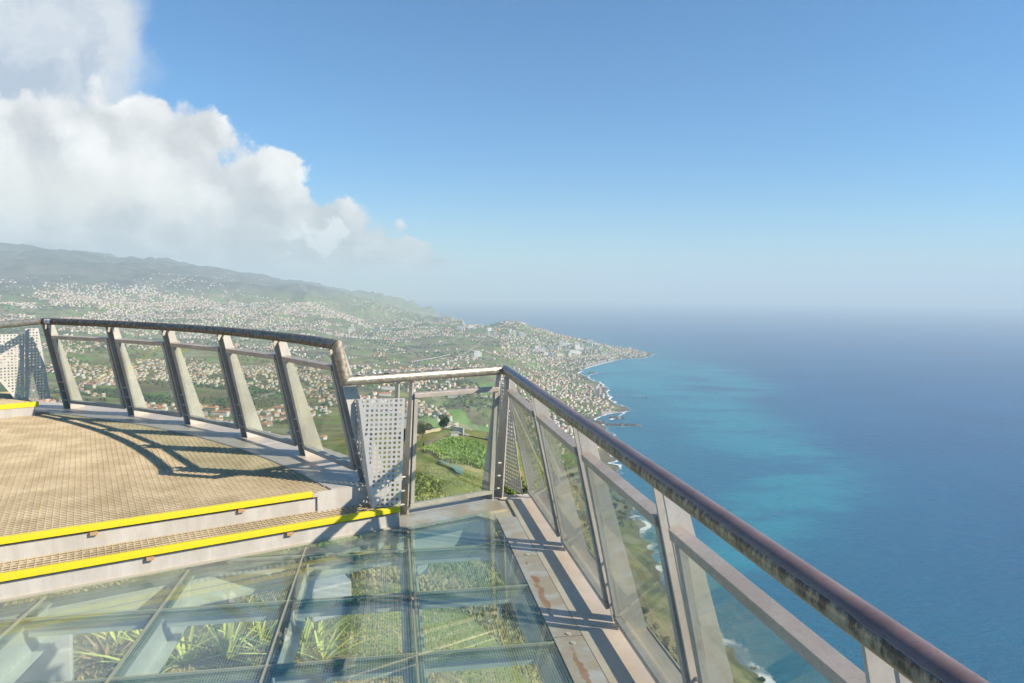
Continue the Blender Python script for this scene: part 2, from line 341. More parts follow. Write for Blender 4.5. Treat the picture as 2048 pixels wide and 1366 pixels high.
# finer, jagged coast
cf = []
for i in range(len(coast)-1):
    p, q = coast[i], coast[i+1]; L = np.hypot(*(q-p)); D = np.hypot(*p); k = max(2, int(L/max(18, D*.01)))
    nrm = np.array([-(q-p)[1], (q-p)[0]])/max(L, 1)
    for j in range(k):
        t = j/k; w = p*(1-t)+q*t; beach = 11 <= i <= 13
        amp = 0 if (j == 0 or beach) else min(26, L*.10)
        cf.append(w+nrm*amp*(rng.random()*2-1))
cf.append(coast[-1]); cf = np.array(cf)
poly = np.vstack([cf, [[1500, 200], [2500, -3000], [-30000, -3000], [-40000, 30000], [-9000, 34000], [-3500, 20500]]])
def sdist(X, Y):
    X = X.ravel(); Y = Y.ravel(); d2 = np.full(X.shape, 1e18); ins = np.zeros(X.shape, bool)
    for i in range(len(poly)):
        a = poly[i]; b = poly[(i+1) % len(poly)]; e = b-a; L = (e**2).sum()
        t = np.clip(((X-a[0])*e[0]+(Y-a[1])*e[1])/L, 0, 1); dx = X-a[0]-t*e[0]; dy = Y-a[1]-t*e[1]
        if i < len(cf)-1: np.minimum(d2, dx*dx+dy*dy, out=d2)
        c = (a[1] > Y) != (b[1] > Y)
        if c.any():
            xi = a[0]+(Y-a[1])*e[0]/(e[1] if e[1] else 1e-9); ins ^= c & (X < xi)
    return np.where(ins, 1, -1)*np.sqrt(d2)
# rows: distance, columns: direction (given by photo column); values: metres below the deck (near) or photo row (far)
PXC = [-900, -300, 0, 300, 500, 640, 800, 880, 960, 1040, 1120, 1200, 1300, 1500, 1800, 2400]
NEAR = {2: [-2.6]*6+[-2.8, -3, -3.4, -3.8, -4.6, -5.5, -6.5, -8, -9, -10],
  8: [-2.8, -2.8, -2.9, -3.0, -3.2, -3.4, -3.8, -4.2, -4.8, -5.6, -6.6, -8, -9.5, -12, -14, -14],
  20: [-6, -6, -6, -6, -6.2, -6.4, -6.8, -7.3, -8, -9.5, -11, -14, -17, -20, -22, -22],
  60: [-18, -18, -18, -18, -18, -18, -18, -18.5, -19, -20.5, -23, -29, -37, -42, -46, -46],
  120: [-32, -32, -32, -32, -31, -29, -29, -29, -30, -33, -37, -50, -64, -80, -90, -90],
  200: [-48, -48, -48, -46, -44, -40, -38, -37.5, -38.5, -42, -50, -74, -102, -135, -150, -150],
  400: [-100, -100, -98, -96, -94, -92, -86, -84, -86, -88, -96, -126, -190, -265, -290, -290]}
FARD = [1000, 1800, 2600, 3500, 4500, 6000, 8000, 10000, 13000, 16000, 25000]
FAR = {-300: [900, 815, 780, 742, 705, 652, 600, 548, 498, 500, 505], 0: [900, 815, 778, 742, 708, 658, 612, 562, 507, 508, 512], 300: [905, 828, 785, 750, 715, 668, 622, 582, 533, 534, 540],
  500: [915, 835, 790, 752, 718, 675, 630, 600, 566, 563, 570], 640: [920, 840, 795, 756, 720, 680, 642, 618, 592, 582, 592], 800: [910, 845, 800, 758, 725, 686, 658, 640, 615, 602, 610],
  880: [905, 845, 800, 760, 725, 685, 661, 650, 634, 625, 640], 960: [905, 845, 802, 762, 728, 687, 659, 650, 640, 640, 640], 1040: [910, 850, 806, 768, 733, 690, 664, 655, 650, 650, 650],
  1120: [935, 870, 814, 775, 738, 696, 674, 665, 655, 650, 650], 1200: [965, 945, 880, 800, 745, 700, 680, 670, 660, 650, 650], 1300: [1130, 1000, 900, 820, 760, 700, 684, 675, 665, 650, 650],
  1500: [1330, 1050, 900, 820, 770, 720, 690, 675, 665, 650, 650], 1800: [1330, 1050, 900, 820, 770, 720, 690, 675, 665, 650, 650]}
FAR[-900] = FAR[-300]; FAR[2400] = FAR[1800]
azc = [math.degrees(math.atan((p-1024)/F)) for p in PXC]
Ds = sorted(NEAR)+FARD
TB = np.zeros((len(PXC), len(Ds)))
for i, p in enumerate(PXC):
    for j, D in enumerate(Ds):
        TB[i, j] = (NEAR[D][i]-H)/D if D in NEAR else (atd(min(max(p, -300), 1800), FAR[p][j-len(NEAR)], D)[2]-H)/D
AZ0, AZ1, NA = -66., 64., 651; L0, L1, NL = math.log(2.), math.log(26000.), 640
AZ = np.linspace(AZ0, AZ1, NA); LD = np.linspace(L0, L1, NL)
T1 = np.array([np.interp(LD, np.log(Ds), TB[i]) for i in range(len(PXC))])
T2 = np.array([np.interp(AZ, azc, T1[:, j]) for j in range(NL)]).T
def gsm(A, ax, sg):
    k = np.arange(-3*sg, 3*sg+1); w = np.exp(-k**2/2/sg**2); w /= w.sum(); pad = [(0, 0), (0, 0)]; pad[ax] = (3*sg, 3*sg)
    B = np.pad(A, pad, mode='edge'); return sum(w[i]*(B[i:i+A.shape[0]] if ax == 0 else B[:, i:i+A.shape[1]]) for i in range(len(k)))
T2 = gsm(gsm(T2, 0, 7), 1, 7)
AG, LG = np.meshgrid(np.radians(AZ), LD, indexing='ij'); DG = np.exp(LG); XG = DG*np.sin(AG); YG = DG*np.cos(AG)
ZG = T2*DG + H
wf = np.clip((DG-250)/900, 0, 1)
rid = 1-np.abs(fbm(XG/1300, YG/1300, 3, 5))*2.6
ZG += wf*(rid*.5)*DG*.012*np.clip(1.4-DG/16000, .3, 1) + wf*fbm(XG/420, YG/420, 9, 5)*np.minimum(DG*.008, 34)
mt = np.clip((DG-6500)/3500, 0, 1)*(AG < R_(-4))
ZG += mt*(1-np.abs(fbm(XG/1900+3, YG/2600, 21, 6))*3.)*190
ZG += (1-wf)*fbm(XG/22, YG/22, 5, 4)*np.clip((DG-6)*.03, 0, 1.6) + (1-wf)*fbm(XG/3.5, YG/3.5, 6, 3)*.12
hp = atd(1034, 650, 7000.)   # the conical hill above the headland
dd = np.hypot((XG-hp[0]+.18*(YG-hp[1]))/1.25, (YG-hp[1])/1.3); ZG += 150*np.exp(-(dd/330)**1.5)
hp = atd(800, 650, 8600.); dd = np.hypot(XG-hp[0], YG-hp[1]); ZG += 70*np.exp(-(dd/170)**2)
SD = sdist(XG, YG).reshape(XG.shape)
ha = ZG-SEA
k = np.where(DG < 2300, 1.15, np.where(DG < 4300, .26, .30)); k2 = np.minimum(k, 430/DG); jit = 1+.30*fbm(XG/90, YG/90, 31, 3); W0 = np.clip(DG*.06, 120, 300); W0 = np.where(DG < 2300, 420, W0)
ha = np.where(SD > 0, np.minimum(np.maximum(ha, 2+SD*.03), 1.5+(k2*np.minimum(SD, W0)+k*np.maximum(SD-W0, 0))*jit), np.maximum(SD*.5-2.5, -60))
ZG = ha+SEA
def hgt(x, y):
    D = np.hypot(x, y); a = (np.degrees(np.arctan2(x, y))-AZ0)/(AZ1-AZ0)*(NA-1); l = (np.log(np.maximum(D, 2.01))-L0)/(L1-L0)*(NL-1)
    a = np.clip(a, 0, NA-1.001); l = np.clip(l, 0, NL-1.001); i = a.astype(int) if hasattr(a, 'astype') else int(a); j = l.astype(int) if hasattr(l, 'astype') else int(l)
    u = a-i; v = l-j; return (ZG[i, j]*(1-u)+ZG[i+1, j]*u)*(1-v)+(ZG[i, j+1]*(1-u)+ZG[i+1, j+1]*u)*v
def sdh(x, y):
    D = np.hypot(x, y); i = int(np.clip(round((math.degrees(math.atan2(x, y))-AZ0)/(AZ1-AZ0)*(NA-1)), 0, NA-1)); j = int(np.clip(round((math.log(max(D, 2.01))-L0)/(L1-L0)*(NL-1)), 0, NL-1)); return SD[i, j]
def hit(px, py, dmin=6.):
    d = ray(px, py); d = d/math.hypot(d[0], d[1]); D = np.exp(np.linspace(math.log(dmin), math.log(25000), 3000))
    X, Y, Z = d[0]*D, d[1]*D, H+d[2]*D; h = hgt(X, Y); w = np.nonzero(Z < h)[0]
    if not len(w): return None
    return Vector((X[w[0]], Y[w[0]], h[w[0]]))

def f_land(g, b):
    p = pos(g); x, y, z = g.xyz(p)
    D = g.vm('LENGTH', g.comb(x, y, 0.))
    nb = g.noise(p, 1/420., 6, .6); nm = g.noise(p, 1/70., 6, .62); nf = g.noise(p, 1/9., 6, .65); nn = g.noise(p, 1/1.2, 6, .7)
    c = g.mix(g.sm(nm, .38, .62), c4((.085, .100, .036)), c4((.225, .230, .080)))
    c = g.mix(g.sm(nb, .50, .68, 0., .75), c, c4((.055, .075, .045)))
    vo = g.new('ShaderNodeTexVoronoi'); g.put(vo.inputs['Vector'], g.vm('ADD', p, g.vm('MULTIPLY', g.noise(p, 1/60., 3, .5, col=True), (50, 50, 0)))); vo.inputs['Scale'].default_value = 1/75.
    r, gg, bb = g.xyz(vo.outputs['Color']); farp = g.sm(D, 1300., 1900.)
    c = g.mix(g.math('MULTIPLY', farp, g.sm(r, .62, .66, 0., .75)), c, c4((.17, .125, .08)))          # ploughed plots
    c = g.mix(g.math('MULTIPLY', farp, g.sm(gg, .72, .76, 0., .8)), c, c4((.12, .24, .05)))           # bright banana plots
    c = g.mix(g.sm(bb, .84, .86, 0., .7), c, c4((.26, .24, .17)))           # dry plots and yards
    tr = g.math('FRACT', g.math('ADD', g.math('DIVIDE', z, 7.), g.math('MULTIPLY', nm, 3.)))
    c = g.mix(g.math('MULTIPLY', g.sm(tr, .75, .95), g.sm(nb, .35, .6, .1, .55)), c, c4((.20, .17, .12)))   # terrace walls
    c = g.mix(g.sm(nf, .52, .70, 0., .5), c, c4((.035, .055, .025)))
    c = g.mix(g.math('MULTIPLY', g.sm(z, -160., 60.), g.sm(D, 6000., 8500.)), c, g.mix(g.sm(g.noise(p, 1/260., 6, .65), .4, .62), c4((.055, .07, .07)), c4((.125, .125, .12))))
    # open hillside near the deck
    cn = g.mix(g.sm(g.noise(p, 1/14., 5, .6), .4, .62), c4((.16, .19, .04)), c4((.30, .25, .085)))
    cn = g.mix(g.sm(nn, .45, .7, 0., .6), cn, c4((.075, .12, .03))); cn = g.mix(g.sm(nf, .60, .70, 0., .6), cn, c4((.22, .14, .08)))
    c = g.mix(g.sm(D, 230., 330.), cn, c)
    # dry litter right under the deck
    cd = g.mix(g.sm(nn, .35, .65), c4((.17, .14, .07)), c4((.34, .28, .15))); cd = g.mix(g.sm(nf, .42, .58, 0., .8), cd, c4((.20, .27, .06)))
    c = g.mix(g.sm(D, 13., 24.), cd, c)
    # rock where it is steep
    nzv = g.xyz(g.new('ShaderNodeNewGeometry').outputs['Normal'])[2]
    st = g.noise(g.map(p, (1, 1, 3.)), 1/22., 6, .7)
    rk = g.mix(g.sm(st, .35, .65), c4((.10, .075, .05)), c4((.23, .17, .11)))
    c = g.mix(g.math('MULTIPLY', g.math('MULTIPLY', g.sm(nzv, .94, .74), g.sm(x, 8., 40.)), g.sm(nf, .38, .58, .1, 1.)), c, rk)
    shore = g.sm(z, SEA+9, SEA+3, 0., .85); c = g.mix(shore, c, c4((.10, .085, .07)))
    g.put(b.inputs['Base Color'], c); b.inputs['Roughness'].default_value = .95; b.inputs['Specular IOR Level'].default_value = .1
    addbump(g, b, g.math('ADD', g.math('MULTIPLY', nf, 2.), g.math('MULTIPLY', nn, .25)), 1., .8)
mat('land', fn=f_land)
idx = np.arange(NA*NL).reshape(NA, NL)
Fq = np.stack([idx[:-1, :-1], idx[:-1, 1:], idx[1:, 1:], idx[1:, :-1]], -1).reshape(-1, 4)[:, ::-1]
VV = np.stack([XG, YG, ZG], -1).reshape(-1, 3)
keep = (ZG.reshape(-1)[Fq] > SEA-45).any(1)
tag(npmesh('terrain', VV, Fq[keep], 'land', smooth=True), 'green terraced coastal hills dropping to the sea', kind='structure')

# ------------------------------------------------------------------ sea
def f_sea(g, b):
    p = pos(g); at_ = g.new('ShaderNodeAttribute', attribute_name='plume').outputs['Fac']
    x, y, z = g.xyz(p); D = g.vm('LENGTH', g.comb(x, y, 0.))
    q = g.vm('ADD', p, g.vm('MULTIPLY', g.noise(p, 1/700., 4, .5, col=True), (500, 500, 0)))
    nb = g.noise(q, 1/900., 6, .55); c = g.mix(g.sm(nb, .3, .7), c4((.0, .070, .205)), c4((.0, .095, .26))); sh_ = g.new('ShaderNodeAttribute', attribute_name='shelf').outputs['Fac']; c = g.mix(g.math('MULTIPLY', sh_, g.sm(nb, .2, .7, .6, 1.)), c, c4((.0, .165, .25)))
    pl = g.math('MULTIPLY', at_, g.sm(g.noise(g.map(q, (1, 2.2, 1), (0, 0, R_(-40))), 1/560., 7, .65), .30, .62, .25, 1.2))
    wst = g.noise(g.map(q, (1., 3.5, 1.), (0, 0, R_(35))), 1/420., 6, .65); c = g.mix(g.sm(wst, .55, .75, 0., .35), c, c4((.01, .11, .23)))
    c = g.mix(g.sm(pl, .08, 1.05, 0., .8), c, c4((.01, .25, .34)))
    n1 = g.noise(g.map(p, (1., 2.2, 1.), (0, 0, R_(20))), 1/46., 8, .70); n3 = g.noise(g.map(p, (1., 3., 1.), (0, 0, R_(25))), 1/9., 4, .6)
    c = g.mix(g.sm(n1, .48, .72, 0., .42), c, c4((.03, .12, .23)))
    g.put(b.inputs['Base Color'], c); b.inputs['Roughness'].default_value = .38; b.inputs['Specular IOR Level'].default_value = .14
    addbump(g, b, g.math('ADD', g.math('MULTIPLY', n1, 8.), g.math('MULTIPLY', n3, 1.6)), 1., 1.)
mat('sea_water', fn=f_sea)
ra = np.concatenate([[0, 200], np.exp(np.linspace(math.log(400), math.log(46000), 230))]); aa = np.linspace(-math.pi, math.pi, 721)
RG, AA = np.meshgrid(ra, aa, indexing='ij'); XS = RG*np.sin(AA); YS = RG*np.cos(AA)
i_ = np.arange(RG.size).reshape(RG.shape); Fs = np.stack([i_[:-1, :-1], i_[1:, :-1], i_[1:, 1:], i_[:-1, 1:]], -1).reshape(-1, 4)[:, ::-1]
sea = npmesh('sea', np.stack([XS, YS, np.full(XS.shape, SEA)], -1).reshape(-1, 3), Fs, 'sea_water'); tag(sea, 'calm blue sea with a turquoise plume near the shore', kind='structure')
pl = np.zeros(XS.shape)
PL_PX = [((1230, 742), 50), ((1340, 738), 60), ((1300, 755), 70), ((1360, 765), 70), ((1430, 760), 60), ((1420, 820), 80), ((1500, 865), 90), ((1580, 905), 90), ((1590, 960), 90), ((1530, 1040), 80), ((1230, 760), 45), ((1460, 1110), 70), ((1380, 1160), 60), ((1200, 745), 40), ((1290, 735), 50), ((1400, 745), 60), ((1480, 775), 55), ((1390, 800), 60), ((1450, 850), 75), ((1540, 890), 80), ((1620, 930), 70), ((1560, 1000), 75), ((1500, 1080), 60), ((1350, 780), 60), ((1290, 770), 45), ((1330, 1120), 60), ((1640, 1010), 45)]
for (q, rp) in PL_PX:
    c0 = at(*q, SEA); D = np.hypot(c0[0], c0[1]); ws = rp/F*D; wr = ws*.9*D/1000*.8
    e = c0[:2]/D; dx = XS-c0[0]; dy = YS-c0[1]; dr = dx*e[0]+dy*e[1]; dt = dx*e[1]-dy*e[0]
    pl = np.maximum(pl, np.exp(-((dr/wr)**2+(dt/(ws*1.6))**2)))
att = sea.data.attributes.new('plume', 'FLOAT', 'POINT'); att.data.foreach_set('value', pl.ravel().astype(np.float32))

fr_ = (YS.ravel() > 300) & (np.abs(XS.ravel()) < YS.ravel()*1.6) & (RG.ravel() < 14000); shf = np.zeros(XS.size, np.float32)
shf[fr_] = np.exp(-np.abs(sdist(XS.ravel()[fr_], YS.ravel()[fr_]))/650.)
att = sea.data.attributes.new('shelf', 'FLOAT', 'POINT'); att.data.foreach_set('value', shf)
# surf along the shore
def f_foam(g, b):
    p = pos(g); n = g.noise(p, 1/9., 7, .75); w = g.new('ShaderNodeAttribute', attribute_name='w').outputs['Fac']
    al = g.math('MULTIPLY', g.sm(g.math('SUBTRACT', g.math('ADD', n, g.math('MULTIPLY', w, .45)), .5), .14, .26), g.sm(g.noise(p, 1/160., 3, .6), .42, .52, .12, 1.))
    b.inputs['Base Color'].default_value = (.82, .84, .84, 1); b.inputs['Roughness'].default_value = .9; g.put(b.inputs['Alpha'], al)
mat('foam', fn=f_foam)
def foam_strip(path, w_in, w_out, name='surf'):
    P = np.array(path); t = np.gradient(P, axis=0); t /= np.hypot(t[:, 0], t[:, 1])[:, None]+1e-9; nr = np.stack([-t[:, 1], t[:, 0]], 1)
    V = []; w = []
    for i in range(len(P)):
        D = np.hypot(*P[i]); k = (.5+.9*vnoise(np.array(P[i][0]/60.), np.array(P[i][1]/60.), 4))*(1.7 if D < 1900 else 1.)
        for off, ww in ((-w_in*k, 0.), (0, 1.), (w_out*k*.5, .75), (w_out*k, 0.)): V.append((*(P[i]+nr[i]*off), SEA+1.2)); w.append(ww)
    Fc = [(i*4+j, i*4+j+1, (i+1)*4+j+1, (i+1)*4+j) for i in range(len(P)-1) for j in range(3)]
    return V, Fc, w
# sea side is on the left of the path walking from the far cape towards the camera
i0 = int(np.argmin(np.hypot(*(cf-at(1304, 709, SEA)[:2]).T)))
V, Fc, w = foam_strip(cf[i0:], 7, 13)
o = npmesh('surf_foam', V, Fc, 'foam'); a_ = o.data.attributes.new('w', 'FLOAT', 'POINT'); a_.data.foreach_set('value', np.array(w, np.float32))
tag(o, 'broken white surf along the rocky shore', kind='stuff')
# ------------------------------------------------------------------ haze: one closed box of even air
def build_haze():
    m = bpy.data.materials.new('haze'); m.use_nodes = True; g = NT(m.node_tree); g.n.clear()
    out = g.new('ShaderNodeOutputMaterial'); v = g.new('ShaderNodeVolumePrincipled')
    v.inputs['Color'].default_value = (.73, .86, .91, 1); v.inputs['Density'].default_value = HAZE; v.inputs['Anisotropy'].default_value = .0
    g.l.new(v.outputs[0], out.inputs['Volume']); MAT['haze'] = m
    b = MB(); b.box((0, 0, (SEA-72+ZTOP)/2), (1, 0, 0), (0, 1, 0), (0, 0, 1), 46500, 46500, (ZTOP-(SEA-72))/2)
    tag(b.build('haze', 'haze'), kind='stuff')
HAZE = 7.4e-5
ZTOP = float(ZG[DG < 25500].max())+25
build_haze()

# ================================================================== THE DECK
C0 = Vector((-8.12, -.42, 0))             # centre of the curved deck
def ARC(r, deg, z=0.): return C0 + Vector((r*math.cos(R_(deg)), r*math.sin(R_(deg)), z))
ZP, ZT, ZL = .28, .145, .42               # upper deck, tread, landing heights
RGR, RDK = 8.58, 9.14

def clip_poly(P, n, d):                   # keep points with p.n <= d
    o = []
    for i in range(len(P)):
        a, b = P[i], P[(i+1) % len(P)]; da, db = a[0]*n[0]+a[1]*n[1]-d, b[0]*n[0]+b[1]*n[1]-d
        if da <= 0: o.append(a)
        if (da < 0) != (db < 0) and da != db:
            t = da/(da-db); o.append((a[0]+(b[0]-a[0])*t, a[1]+(b[1]-a[1])*t))
    return o
def flat(mb, P2, z0, z1):
    n = len(P2); return mb.add([(p[0], p[1], z0) for p in P2]+[(p[0], p[1], z1) for p in P2], [tuple(range(n))[::-1], tuple(range(n, 2*n))]+[(i, (i+1) % n, n+(i+1) % n, n+i) for i in range(n)])

# ---- glass floor tiles
NCOL = [.785, .115, -.565, -1.225, -1.895, -2.565, -3.235, -3.9]
AROW = [5.12, 4.452, 3.797, 3.135, 2.475, 1.815, 1.155]
MFAR = 4.47
ordn = ['first', 'second', 'third', 'fourth', 'fifth', 'sixth', 'seventh']
for ci in range(len(NCOL)-1):
    for ri in range(len(AROW)-1):
        n1, n0, a1, a0 = NCOL[ci]-.006, NCOL[ci+1]+.006, AROW[ri]-.006, AROW[ri+1]+.006
        P = [tuple(AN(a, n)[:2]) for a, n in ((a0, n0), (a0, n1), (a1, n1), (a1, n0))]
        P = clip_poly(P, MX[:2], MFAR if ci == 0 else 4.505)
        if len(P) < 3: continue
        P = P[::1]
        area = abs(sum(P[i][0]*P[(i+1) % len(P)][1]-P[(i+1) % len(P)][0]*P[i][1] for i in range(len(P))))/2
        if area < .02: continue
        cx = sum(p[0] for p in P)/len(P); cy = sum(p[1] for p in P)/len(P)
        t = thing('glass_floor_tile', (cx, cy, -.02), 'dotted glass floor tile, %s in from the right-hand metal edge, %s row back from the far corner%s' % (ordn[ci], ordn[ri], ', cut at a slant' if len(P) != 4 or area < .38 else ''), 'glass tile', 'glass tiles of the see-through floor')
        mb = MB(); flat(mb, P, -.034, 0.); mb.build('glass_pane', 'floor_glass', t)
        # ground green rim of the laminated pane
        mb = MB(); k = len(P)
        for i in range(k):
            p, q = Vector((*P[i], 0)), Vector((*P[(i+1) % k], 0)); e = (q-p).normalized(); inn = Vector((-e.y, e.x, 0))
            if (Vector((cx, cy, 0))-p).dot(inn) < 0: inn = -inn
            if (q-p).length > .05: mb.bar(p+inn*.012+Vector((0, 0, -.0445)), q+inn*.012+Vector((0, 0, -.0445)), inn, .022, .018)
        mb.build('rubber_gasket', 'glass_edge', t)
# ---- steel frame carrying the glass
t = thing('floor_frame', AN(2.5, -1.2, -.25), 'grey steel beam grid seen beneath the glass floor', 'floor frame')
def hbeam(p, q, side, h=.17, w=.12):
    mb = MB(); p, q = Vector(p), Vector(q); L = (q-p).normalized()
    mb.bar(p+UP*(-.054), q+UP*(-.054), side, .062, .010)
    mb.bar(p+UP*(-.059-h/2), q+UP*(-.059-h/2), side, .018, h-.002)
    mb.bar(p+UP*(-.064-h), q+UP*(-.064-h), side, w, .014); return mb
for i, n in enumerate(NCOL[1:-1]):
    amax = min((MFAR-n*NX.dot(MX))/AX.dot(MX), 5.1)
    hbeam(AN(.9, n), AN(amax, n), NX).build('main_beam', 'beam_steel', t)
    MB().bar(AN(.9, n, -.012), AN(amax, n, -.012), NX, .009, .012).build('joint_seal', 'sealant', t)
for a in AROW[1:]:
    nmin = -4.0; x1 = .80
    mb = MB()
    for i in range(len(NCOL)-1):
        nm = (NCOL[i]+NCOL[i+1])/2
        if (AN(a, nm)).dot(MX) > 4.5: continue
        hh = .10
        mb.bar(AN(a, NCOL[i+1]+.036, -.054), AN(a, NCOL[i]-.036, -.054), AX, .05, .008)
        mb.bar(AN(a, NCOL[i+1]+.036, -.085), AN(a, NCOL[i]-.036, -.085), AX, .012, .05)
    if mb.v:
        mb.build('cross_beam', 'beam_steel', t)
        mb = MB(); mb.bar(AN(a, -3.9, -.0135), AN(a, .785, -.0135), AX, .007, .010); mb.build('joint_seal', 'sealant', t)
hbeam(AN(.9, .80), AN(5.0, .80), NX).build('edge_beam', 'beam_steel', t)
hbeam(SM(-3, 4.55, -.02), SM(2.72, 4.55, -.02), MX).build('edge_beam', 'beam_steel', t)
for s0, s1, m0 in ((.1, .75, 5.6), (-1.1, -.5, 5.5)):
    MB().bar(SM(s0, m0-.2, -1.9), SM(s1, m0+.3, -.35), MX, .09, .06).build('brace', 'beam_steel', t)
for sx in (-1.3, .72, 2.1):
    MB().bar(SM(sx, 4.62, -.32), SM(sx, 8.6, -.32), SX, .16, .26).build('joist', 'beam_steel', t)
# concrete footings on the slope
for lab, (px, py, z), (w, d_, h) in (('pale concrete footing at the left under the glass floor', (85, 1290, -2.2), (.55, .45, .6)), ('pale concrete footing block under the glass, behind the yellow leaves', (655, 1160, -2.6), (.6, .45, .5))):
    p = at(px, py, z); mb = MB(); mb.box((p[0], p[1], z-h/2), SX, MX, UP, w/2, d_/2, h/2)
    tag(mb.build('concrete_footing', 'concrete', bevel=.03), lab, 'footing')

# ---- plates round the glass floor (one rigid deck edge)
t = thing('deck_edge', AN(3., .95, 0), 'beige metal edge plates with rust streaks along the foot of the side railing', 'deck edge')
mb = MB()
for a0, a1 in ((-.5, 1.02), (1.03, 2.085), (2.095, 3.165), (3.175, 4.215), (4.225, 4.99)):
    mb.bar(AN(a0, .862, -.011), AN(a1, .862, -.011), NX, .1500, .012)
mb.build('gutter_plate', 'gutter_steel', t, bevel=.001)
mb = MB()
for a0, a1 in ((-.5, 1.07), (1.073, 2.14), (2.143, 3.215), (3.218, 4.275), (4.278, 5.46)):
    mb.bar(AN(a0, 1.040, -.009), AN(a1, 1.040, -.009), NX, .2056, .012)
mb.build('floor_plate', 'floor_plate', t, bevel=.0015)
mb = MB(); mb.bar(AN(-.5, 1.215, -.012), AN(5.5, 1.215, -.012), NX, .145, .012); mb.bar(AN(-.5, 1.292, -.08), AN(5.5, 1.292, -.08), NX, .008, .16)
mb.build('fascia_plate', 'floor_plate', t)
mb = MB()
P = [SM(1.86, 4.47), SM(2.80, 4.47), SM(2.86, 4.74), SM(1.86, 4.74)]
flat(mb, [tuple(p[:2]) for p in P], -.02, -.006); mb.build('end_plate', 'gutter_steel', t)
mb = MB(); P = [SM(2.05, 4.742), SM(3.0, 4.742), SM(3.05, 5.0), SM(1.95, 4.98)]; flat(mb, [tuple(p[:2]) for p in P], -.03, -.012); mb.build('end_plate', 'floor_plate', t)
mb = MB(); flat(mb, [tuple(p[:2]) for p in (AN(4.95, .79), AN(4.95, 1.30), AN(5.62, 1.30), AN(5.55, .55), AN(5.3, .45))], -.035, -.018); mb.build('corner_plate', 'floor_plate', t)
for a, n in ((4.33, 1.02), (3.26, 1.02), (3.19, .87), (3.10, .87), (2.2, 1.02), (4.24, .87), (2.12, .87)):
    mb = MB(); P = [AN(a, n, -.002)+Vector((math.cos(x)*.013, math.sin(x)*.013, 0)) for x in np.linspace(0, 2*math.pi, 9)[:-1]]
    mb.prism(P, (0, 0, .005)); mb.build('bolt', 'fin_steel', t)

# ---- upper deck: grating, plates, risers, tread, nosings
def lattice(mb, segS, segM, ztop, dep=.042, wd=.0048):
    for a, b in segS: mb.bar((a[0], a[1], ztop-.0036), (b[0], b[1], ztop-.0036), MX, wd, .0072)
    for a, b in segM: mb.bar((a[0], a[1], ztop-dep/2-.0015), (b[0], b[1], ztop-dep/2-.0015), SX, wd, dep)
landL = at(0, 836, ZP)[:2]; landR = at(70, 829, ZP)[:2]     # foot of the landing riser
ld = Vector((*(landR-landL), 0)).normalized(); ln_ = Vector((ld.y, -ld.x, 0))   # ln_ points to our side
if (Vector((0, 0, 0))-Vector((*landL, 0))).dot(ln_) < 0: ln_ = -ln_
landD = Vector((*landL, 0)).dot(ln_)
cs, cm = C0.dot(SX), C0.dot(MX); PIT_G = .038
segS = []; segM = []
m = 4.752
while m < cm+RGR:
    w2 = RGR**2-(m-cm)**2
    if w2 > 0:
        s0, s1 = -6.5, cs+math.sqrt(w2)
        # clip by the landing line
        a, b = SM(s0, m), SM(s1, m); da, db = a.dot(ln_)-landD, b.dot(ln_)-landD
        if db > 0:
            if da < 0: a = a+(b-a)*(-da/(db-da))
            segS.append((a, b))
    m += PIT_G
s = -6.5
while s < 1.4:
    w2 = RGR**2-(s-cs)**2; m1 = cm+math.sqrt(w2); a, b = SM(s, 4.74), SM(s, m1)
    if m1 > 4.75:
        da, db = a.dot(ln_)-landD, b.dot(ln_)-landD
        if da > 0:
            if db < 0: b = a+(b-a)*(da/(da-db))
            segM.append((a, b))
    s += PIT_G
t = thing('upper_deck', SM(-1, 6, ZP), 'raised curved deck of tan grating with two yellow-edged steps', 'raised deck')
mb = MB(); lattice(mb, segS, segM, ZP-.004); g_ = mb.build('grating', 'grating', t)
mb = MB(); P = [ARC(RGR, d)[:2] for d in np.linspace(31, 100, 60)]; P = [tuple(p) for p in P]+[tuple(SM(-7, 9)[:2]), tuple(SM(-7, 4.74)[:2])]
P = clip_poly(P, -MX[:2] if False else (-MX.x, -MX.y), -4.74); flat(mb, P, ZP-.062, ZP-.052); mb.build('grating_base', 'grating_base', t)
mb = MB(); segS = [(SM(-6.5, m), SM(1.88, m)) for m in np.arange(4.535, 4.73, PIT_G)]; segM = [(SM(s, 4.505), SM(s, 4.727)) for s in np.arange(-6.5, 1.9, PIT_G)]
lattice(mb, segS, segM, ZT-.004); mb.build('tread_grating', 'grating', t)
mb = MB(); flat(mb, [tuple(SM(s, m)[:2]) for s, m in ((-6.5, 4.512), (1.885, 4.512), (1.885, 4.728), (-6.5, 4.728))], ZT-.062, ZT-.052); mb.build('tread_base', 'grating_base', t)
